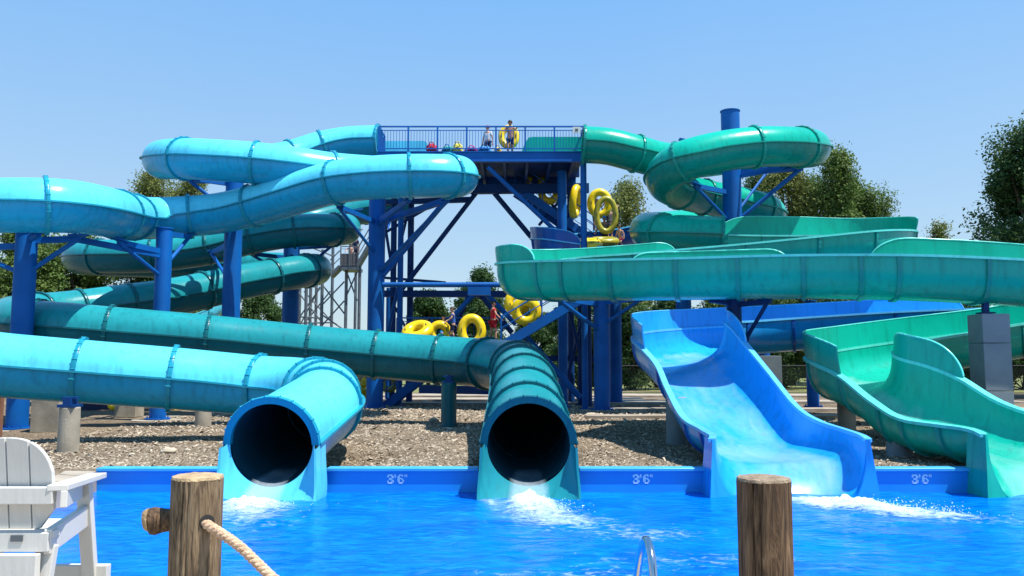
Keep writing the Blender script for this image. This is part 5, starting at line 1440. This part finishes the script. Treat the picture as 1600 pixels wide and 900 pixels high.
# ------------------------------------------------------------------ trees
def tree(px, D, top, wpx, label, leafm, seed, zlow=.12, leaves=6000, col=False, size=.21, grp='trees beyond the slides', dens=1.0):
    rnd = random.Random(seed)
    g = PZ(px, D, 0); zt = P(px, top, D).z; W = wpx / F * D / 2
    root = thing('tree', (g.x, g.y, 0), label, 'tree', grp)
    zb = zt * zlow; hc = zt - zb
    mb = MB()
    trunk = [Vector((g.x + .15 * rnd.uniform(-1, 1) * k, g.y, zt * .92 * k / 6)) for k in range(7)]
    tr_ = [zt * .024 * (1 - .85 * k / 6) for k in range(7)]
    mb.tube(trunk, tr_, 9); mb.build('trunk', M['bark'], root, angle=70)
    # clump centres inside an uneven crown
    cl = []
    nC = int(62 * dens)
    for i in range(nC):
        k = rnd.random(); z = zb + hc * k ** .85
        prof = math.sin(math.pi * min(1, (k * .86 + .12))) ** .55 if not col else (1 - k) ** .55 * .9 + .1
        prof *= .86 + .55 * noise.noise(Vector((k * 4, seed * 1.7, 0))) + .22 * noise.noise(Vector((k * 9, seed, 4)))
        a = rnd.uniform(0, 2 * PI); r_ = W * prof * math.sqrt(rnd.uniform(.25, 1))
        cl.append((Vector((g.x + r_ * math.cos(a), g.y + r_ * math.sin(a), z)), (.09 + .15 * rnd.random() ** 1.5) * (W * .6 + hc * .35)))
    cl.append((Vector((g.x, g.y, zt - .06 * hc)), .09 * hc))
    lim = MB()
    for i, (c, r_) in enumerate(cl):
        if i % 3 == 0:
            k = max(.1, (c.z - .25 * hc) / (zt * .92)); j = min(5, int(k * 6)); b0 = trunk[j]
            lim.tube([b0, b0.lerp(c, .5) + Vector((0, 0, -.03 * hc)), c], [zt * .009, zt * .006, zt * .002], 5)
    lim.build('limbs', M['bark'], root, angle=70)
    n = int(leaves * 1.5); size = size * .78; arr = np.random.RandomState(seed)
    ci = arr.randint(0, len(cl), n)
    cc = np.array([list(cl[i][0]) for i in range(len(cl))]); rr = np.array([cl[i][1] for i in range(len(cl))])
    d = arr.normal(size=(n, 3)); d /= np.linalg.norm(d, axis=1)[:, None]
    d[:, 2] = d[:, 2] * .8 + .08
    p = cc[ci] + d * (rr[ci] * arr.uniform(.25, 1.25, n) ** .8)[:, None]
    # twigs: clusters of five leaves
    k = 4
    p = np.repeat(p, k, 0) + arr.normal(size=(n * k, 3)) * size * .9
    nn = arr.normal(size=(n * k, 3)) * .8 + np.repeat(d, k, 0); nn[:, 2] += .4; nn /= np.linalg.norm(nn, axis=1)[:, None]
    u = np.cross(nn, arr.normal(size=(n * k, 3))); u /= np.linalg.norm(u, axis=1)[:, None]; w = np.cross(nn, u)
    s = (size * arr.uniform(.35, .8, n * k))[:, None]
    quad = np.stack([p - u * s, p - w * s * .55, p + u * s, p + w * s * .55], 1).reshape(-1, 3)
    off = np.array([g.x, g.y, 0.0]); quad = quad - off
    quad[:, 2] = np.maximum(quad[:, 2], .1)
    me = bpy.data.meshes.new('crown'); nq = n * k
    me.vertices.add(nq * 4); me.vertices.foreach_set('co', quad.ravel().astype(np.float32))
    me.loops.add(nq * 4); me.loops.foreach_set('vertex_index', np.arange(nq * 4, dtype=np.int32))
    me.polygons.add(nq); me.polygons.foreach_set('loop_start', np.arange(nq, dtype=np.int32) * 4)
    try: me.polygons.foreach_set('loop_total', np.full(nq, 4, dtype=np.int32))
    except Exception: pass
    me.update(); me.validate(); me.materials.append(leafm)
    o = bpy.data.objects.new('crown', me); COL.objects.link(o); o.parent = root
    return root
LD, LM, LO = M['leaf_dark'], M['leaf_mid'], M['leaf_olive']
tree(1628, 44, 212, 235, 'large dark tree towering at the right frame edge', LD, 1, zlow=.3, leaves=9500, size=.22, dens=1.5, col=True)
tree(1700, 47, 230, 150, 'dark tree just beyond the right frame edge behind the large dark one', LD, 31, leaves=6000)
tree(1235, 72, 263, 95, 'olive toned tree behind the sea green loop, left of the narrow pointed one', LO, 2, leaves=6000, size=.26)
tree(1320, 70, 245, 78, 'narrow pointed dark green tree right of the sea green loop', LM, 3, col=True, leaves=7000, size=.25, dens=1.3)
tree(1384, 78, 300, 50, 'small tree top rising right of the narrow pointed tree', LM, 4, leaves=2500)
tree(1190, 76, 280, 60, 'tree between the tallest column and the olive toned tree', LD, 5, leaves=3500, size=.26)
tree(978, 78, 296, 84, 'sunlit olive tree between the tower leg and the sea green loop', LO, 6, leaves=5000, size=.26)
tree(226, 70, 273, 62, 'olive tree top in the left gap under the upper pale blue loop', LO, 7, leaves=4000)
tree(287, 74, 282, 78, 'olive tree right of it, behind the first blue brackets', LO, 8, leaves=4500)
tree(28, 50, 362, 130, 'big mid green tree behind the leftmost thick blue column', LM, 9, zlow=.05, leaves=8000)
tree(110, 54, 378, 130, 'big mid green tree between the leftmost column and the teal bend', LM, 10, zlow=.05, leaves=8000)
tree(200, 56, 398, 120, 'dark green tree behind the lower teal tubes at left', LD, 11, zlow=.05, leaves=6000)
tree(290, 60, 410, 100, 'mid green tree behind the blue column with long brackets', LM, 32, zlow=.05, leaves=5000)
tree(400, 62, 452, 90, 'dark tree low behind the teal tubes left of the lattice tower', LD, 12, zlow=.05, leaves=5000)
tree(669, 72, 462, 66, 'dark tree above the left end of the queue', LD, 13, leaves=5000, size=.26)
tree(751, 78, 428, 46, 'dark tree with finger like top seen through the tower brace', LD, 14, leaves=5000, size=.26)
tree(745, 84, 455, 110, 'wide dark tree behind the upright yellow ring', LD, 33, leaves=5000, size=.28)
tree(838, 68, 492, 90, 'dark tree behind the slanting tower brace', LD, 15, zlow=.05, leaves=6000)
tree(905, 60, 466, 100, 'dark tree filling the gap left of the bright blue column', LD, 16, zlow=.04, leaves=8000)
tree(985, 58, 468, 90, 'dark tree filling the gap right of the bright blue column', LD, 17, zlow=.04, leaves=8000)
tree(1050, 60, 462, 90, 'dark tree behind the upper corner of the bright blue flume', LD, 18, zlow=.04, leaves=6000)
tree(1120, 62, 455, 90, 'olive tree glimpsed above the far rim of the blue flume', LM, 19, zlow=.04, leaves=5000)
tree(1215, 60, 470, 110, 'dark tree between the two open flumes', LD, 20, zlow=.03, leaves=6000)
tree(1300, 62, 470, 110, 'dark tree behind the corner of the sea green run out', LD, 34, zlow=.03, leaves=5000)
tree(1400, 62, 470, 120, 'dark tree left of the tall grey pillar', LD, 21, zlow=.03, leaves=5000)
tree(1500, 60, 470, 120, 'dark tree behind the tall grey pillar', LD, 22, zlow=.03, leaves=6000)
tree(1600, 60, 470, 120, 'dark tree right of the tall grey pillar', LD, 23, zlow=.03, leaves=5000)
tree(1479, 74, 355, 30, 'lone small tree top above the long trough at right', LO, 24, leaves=1800)
tree(1282, 76, 282, 95, 'rounded green tree filling the space between the olive toned and the pointed tree', LM, 41, leaves=4500, size=.26)
tree(1350, 78, 292, 85, 'low green tree filling the right foot of the narrow pointed tree', LM, 42, leaves=4500, size=.26)
# far tree line: one continuous mass on the horizon
arr = np.random.RandomState(5); n = 60000
tx = arr.uniform(-150, 190, n); hgt = 3.2 + 1.6 * np.sin(tx * .11) + 1.2 * np.sin(tx * .37 + 1) + .9 * np.sin(tx * .83 + 2)
p = np.stack([tx, arr.uniform(104, 112, n), hgt * arr.uniform(0, 1, n) ** .7], 1)
nn = arr.normal(size=(n, 3)); nn /= np.linalg.norm(nn, axis=1)[:, None]
u = np.cross(nn, arr.normal(size=(n, 3))); u /= np.linalg.norm(u, axis=1)[:, None]; w = np.cross(nn, u); s = arr.uniform(.25, .6, n)[:, None]
q = np.stack([p - u * s, p - w * s * .6, p + u * s, p + w * s * .6], 1).reshape(-1, 3)
me = bpy.data.meshes.new('far_tree_line'); me.vertices.add(n * 4); me.vertices.foreach_set('co', q.ravel().astype(np.float32))
me.loops.add(n * 4); me.loops.foreach_set('vertex_index', np.arange(n * 4, dtype=np.int32)); me.polygons.add(n); me.polygons.foreach_set('loop_start', np.arange(n, dtype=np.int32) * 4)
me.update(); me.validate(); me.materials.append(M['leaf_dark'])
o = bpy.data.objects.new('far_tree_line', me); COL.objects.link(o)
setp(o, 'distant dark green woodland along the horizon', kind='stuff')

# ------------------------------------------------------------------ foam and spray
def foam_patch(name, label, blobs, box, nx=150, ny=90, seed=0, hscale=1.0):
    """blobs: (x, y, rx, ry, density, height)"""
    x0, x1, y0, y1 = box
    vs = []; dens = []
    for j in range(ny + 1):
        for i in range(nx + 1):
            x = x0 + (x1 - x0) * i / nx; y = y0 + (y1 - y0) * j / ny
            dn = 0; h = 0
            for (bx_, by_, rx, ry, de, he) in blobs:
                q = ((x - bx_) / rx) ** 2 + ((y - by_) / ry) ** 2
                g_ = math.exp(-q); dn += de * g_; h += he * math.exp(-q * 1.6)
            e = min(1, min(x - x0, x1 - x, y - y0, y1 - y) / .4)
            nz = noise.fractal(Vector((x * 3.2, y * 3.2, seed)), .8, 2.1, 5)
            nz2 = abs(noise.fractal(Vector((x * 7, y * 7, seed + 3)), .9, 2.1, 4))
            z = WZ + wave(x, y) + .006 + h * hscale * max(0, .55 + .55 * nz + .5 * nz2)
            vs.append((x, y, z)); dens.append(min(1.3, dn) * e - (1 - e) * .6)
    mb = MB(); mb.add(vs, [(j * (nx + 1) + i, j * (nx + 1) + i + 1, (j + 1) * (nx + 1) + i + 1, (j + 1) * (nx + 1) + i) for j in range(ny) for i in range(nx)])
    o = mb.build(name, M['foam'], fix=False)
    a = o.data.attributes.new('dens', 'FLOAT', 'POINT'); a.data.foreach_set('value', dens)
    setp(o, label, kind='stuff')
def spray(label, c, n, sp, up, seed, drift=(0, 0)):
    rnd = random.Random(seed); mb = MB()
    for i in range(n):
        t = rnd.random(); r_ = abs(rnd.gauss(0, 1))
        a = rnd.uniform(0, 2 * PI)
        x = c[0] + math.cos(a) * r_ * sp[0] + drift[0] * t; y = c[1] + math.sin(a) * r_ * sp[1] + drift[1] * t
        z = WZ + .02 + abs(rnd.gauss(0, 1)) * up * math.exp(-r_ * .7)
        s_ = rnd.uniform(.003, .009) * (1 if rnd.random() < .9 else 1.9)
        mb.add([(x + s_, y, z), (x - s_, y, z), (x, y + s_, z), (x, y - s_, z), (x, y, z + s_ * 1.3), (x, y, z - s_)], [(0, 2, 4), (2, 1, 4), (1, 3, 4), (3, 0, 4), (2, 0, 5), (1, 2, 5), (3, 1, 5), (0, 3, 5)])
    setp(mb.build('spray', M['drop'], fix=False), label, kind='stuff')
foam_patch('foam', 'white foam in front of the pale blue tunnel mouth', [(-4.05, 13.35, .50, .45, 1.15, .10), (-4.0, 12.7, .8, .6, .7, .03), (-3.8, 11.8, 1.2, .6, .4, 0)], (-6.4, -2.0, 10.4, 13.9), seed=1)
foam_patch('foam', 'churned white splash in front of the dark teal tunnel mouth', [(.28, 13.5, .38, .35, 1.4, .20), (.4, 12.8, .55, .6, 1.05, .10), (.75, 11.9, .8, .5, .75, .04), (1.7, 11.0, 1.1, .5, .5, 0)], (-2.0, 4.0, 9.4, 13.9), seed=2)
foam_patch('foam', 'white wash running out of the blue flume', [(4.8, 13.8, .8, .4, .9, .05), (5.2, 13.3, .6, .4, 1.35, .15), (5.7, 12.8, .6, .35, 1.2, .10), (6.3, 12.3, .7, .35, .8, .04), (7.2, 11.8, .9, .3, .35, 0)], (2.9, 10.6, 10.4, 14.1), seed=3)
foam_patch('foam', 'thin foam streaks drifting over the middle of the pool', [(-1.0, 8.3, 1.2, .3, .38, 0), (.6, 8.9, 1.6, .35, .42, 0), (2.2, 9.6, 2.0, .4, .42, 0), (1.2, 7.8, .8, .2, .45, .0), (4.4, 7.6, 1.5, .25, .35, 0), (3.4, 12.6, 1.0, .5, .45, 0), (-2.6, 7.4, 1.2, .2, .3, 0)], (-5.5, 7.5, 6.2, 10.6), nx=170, ny=70, seed=4)
spray('fine droplets thrown up at the dark teal mouth', (.35, 13.2), 420, (.3, .3), .10, 1, (.3, -.5))
spray('fine droplets over the foam at the pale blue mouth', (-4.0, 13.1), 300, (.5, .35), .06, 2)
spray('fine droplets over the wash of the blue flume', (5.4, 12.9), 500, (.4, .25), .09, 3, (1.0, -.5))
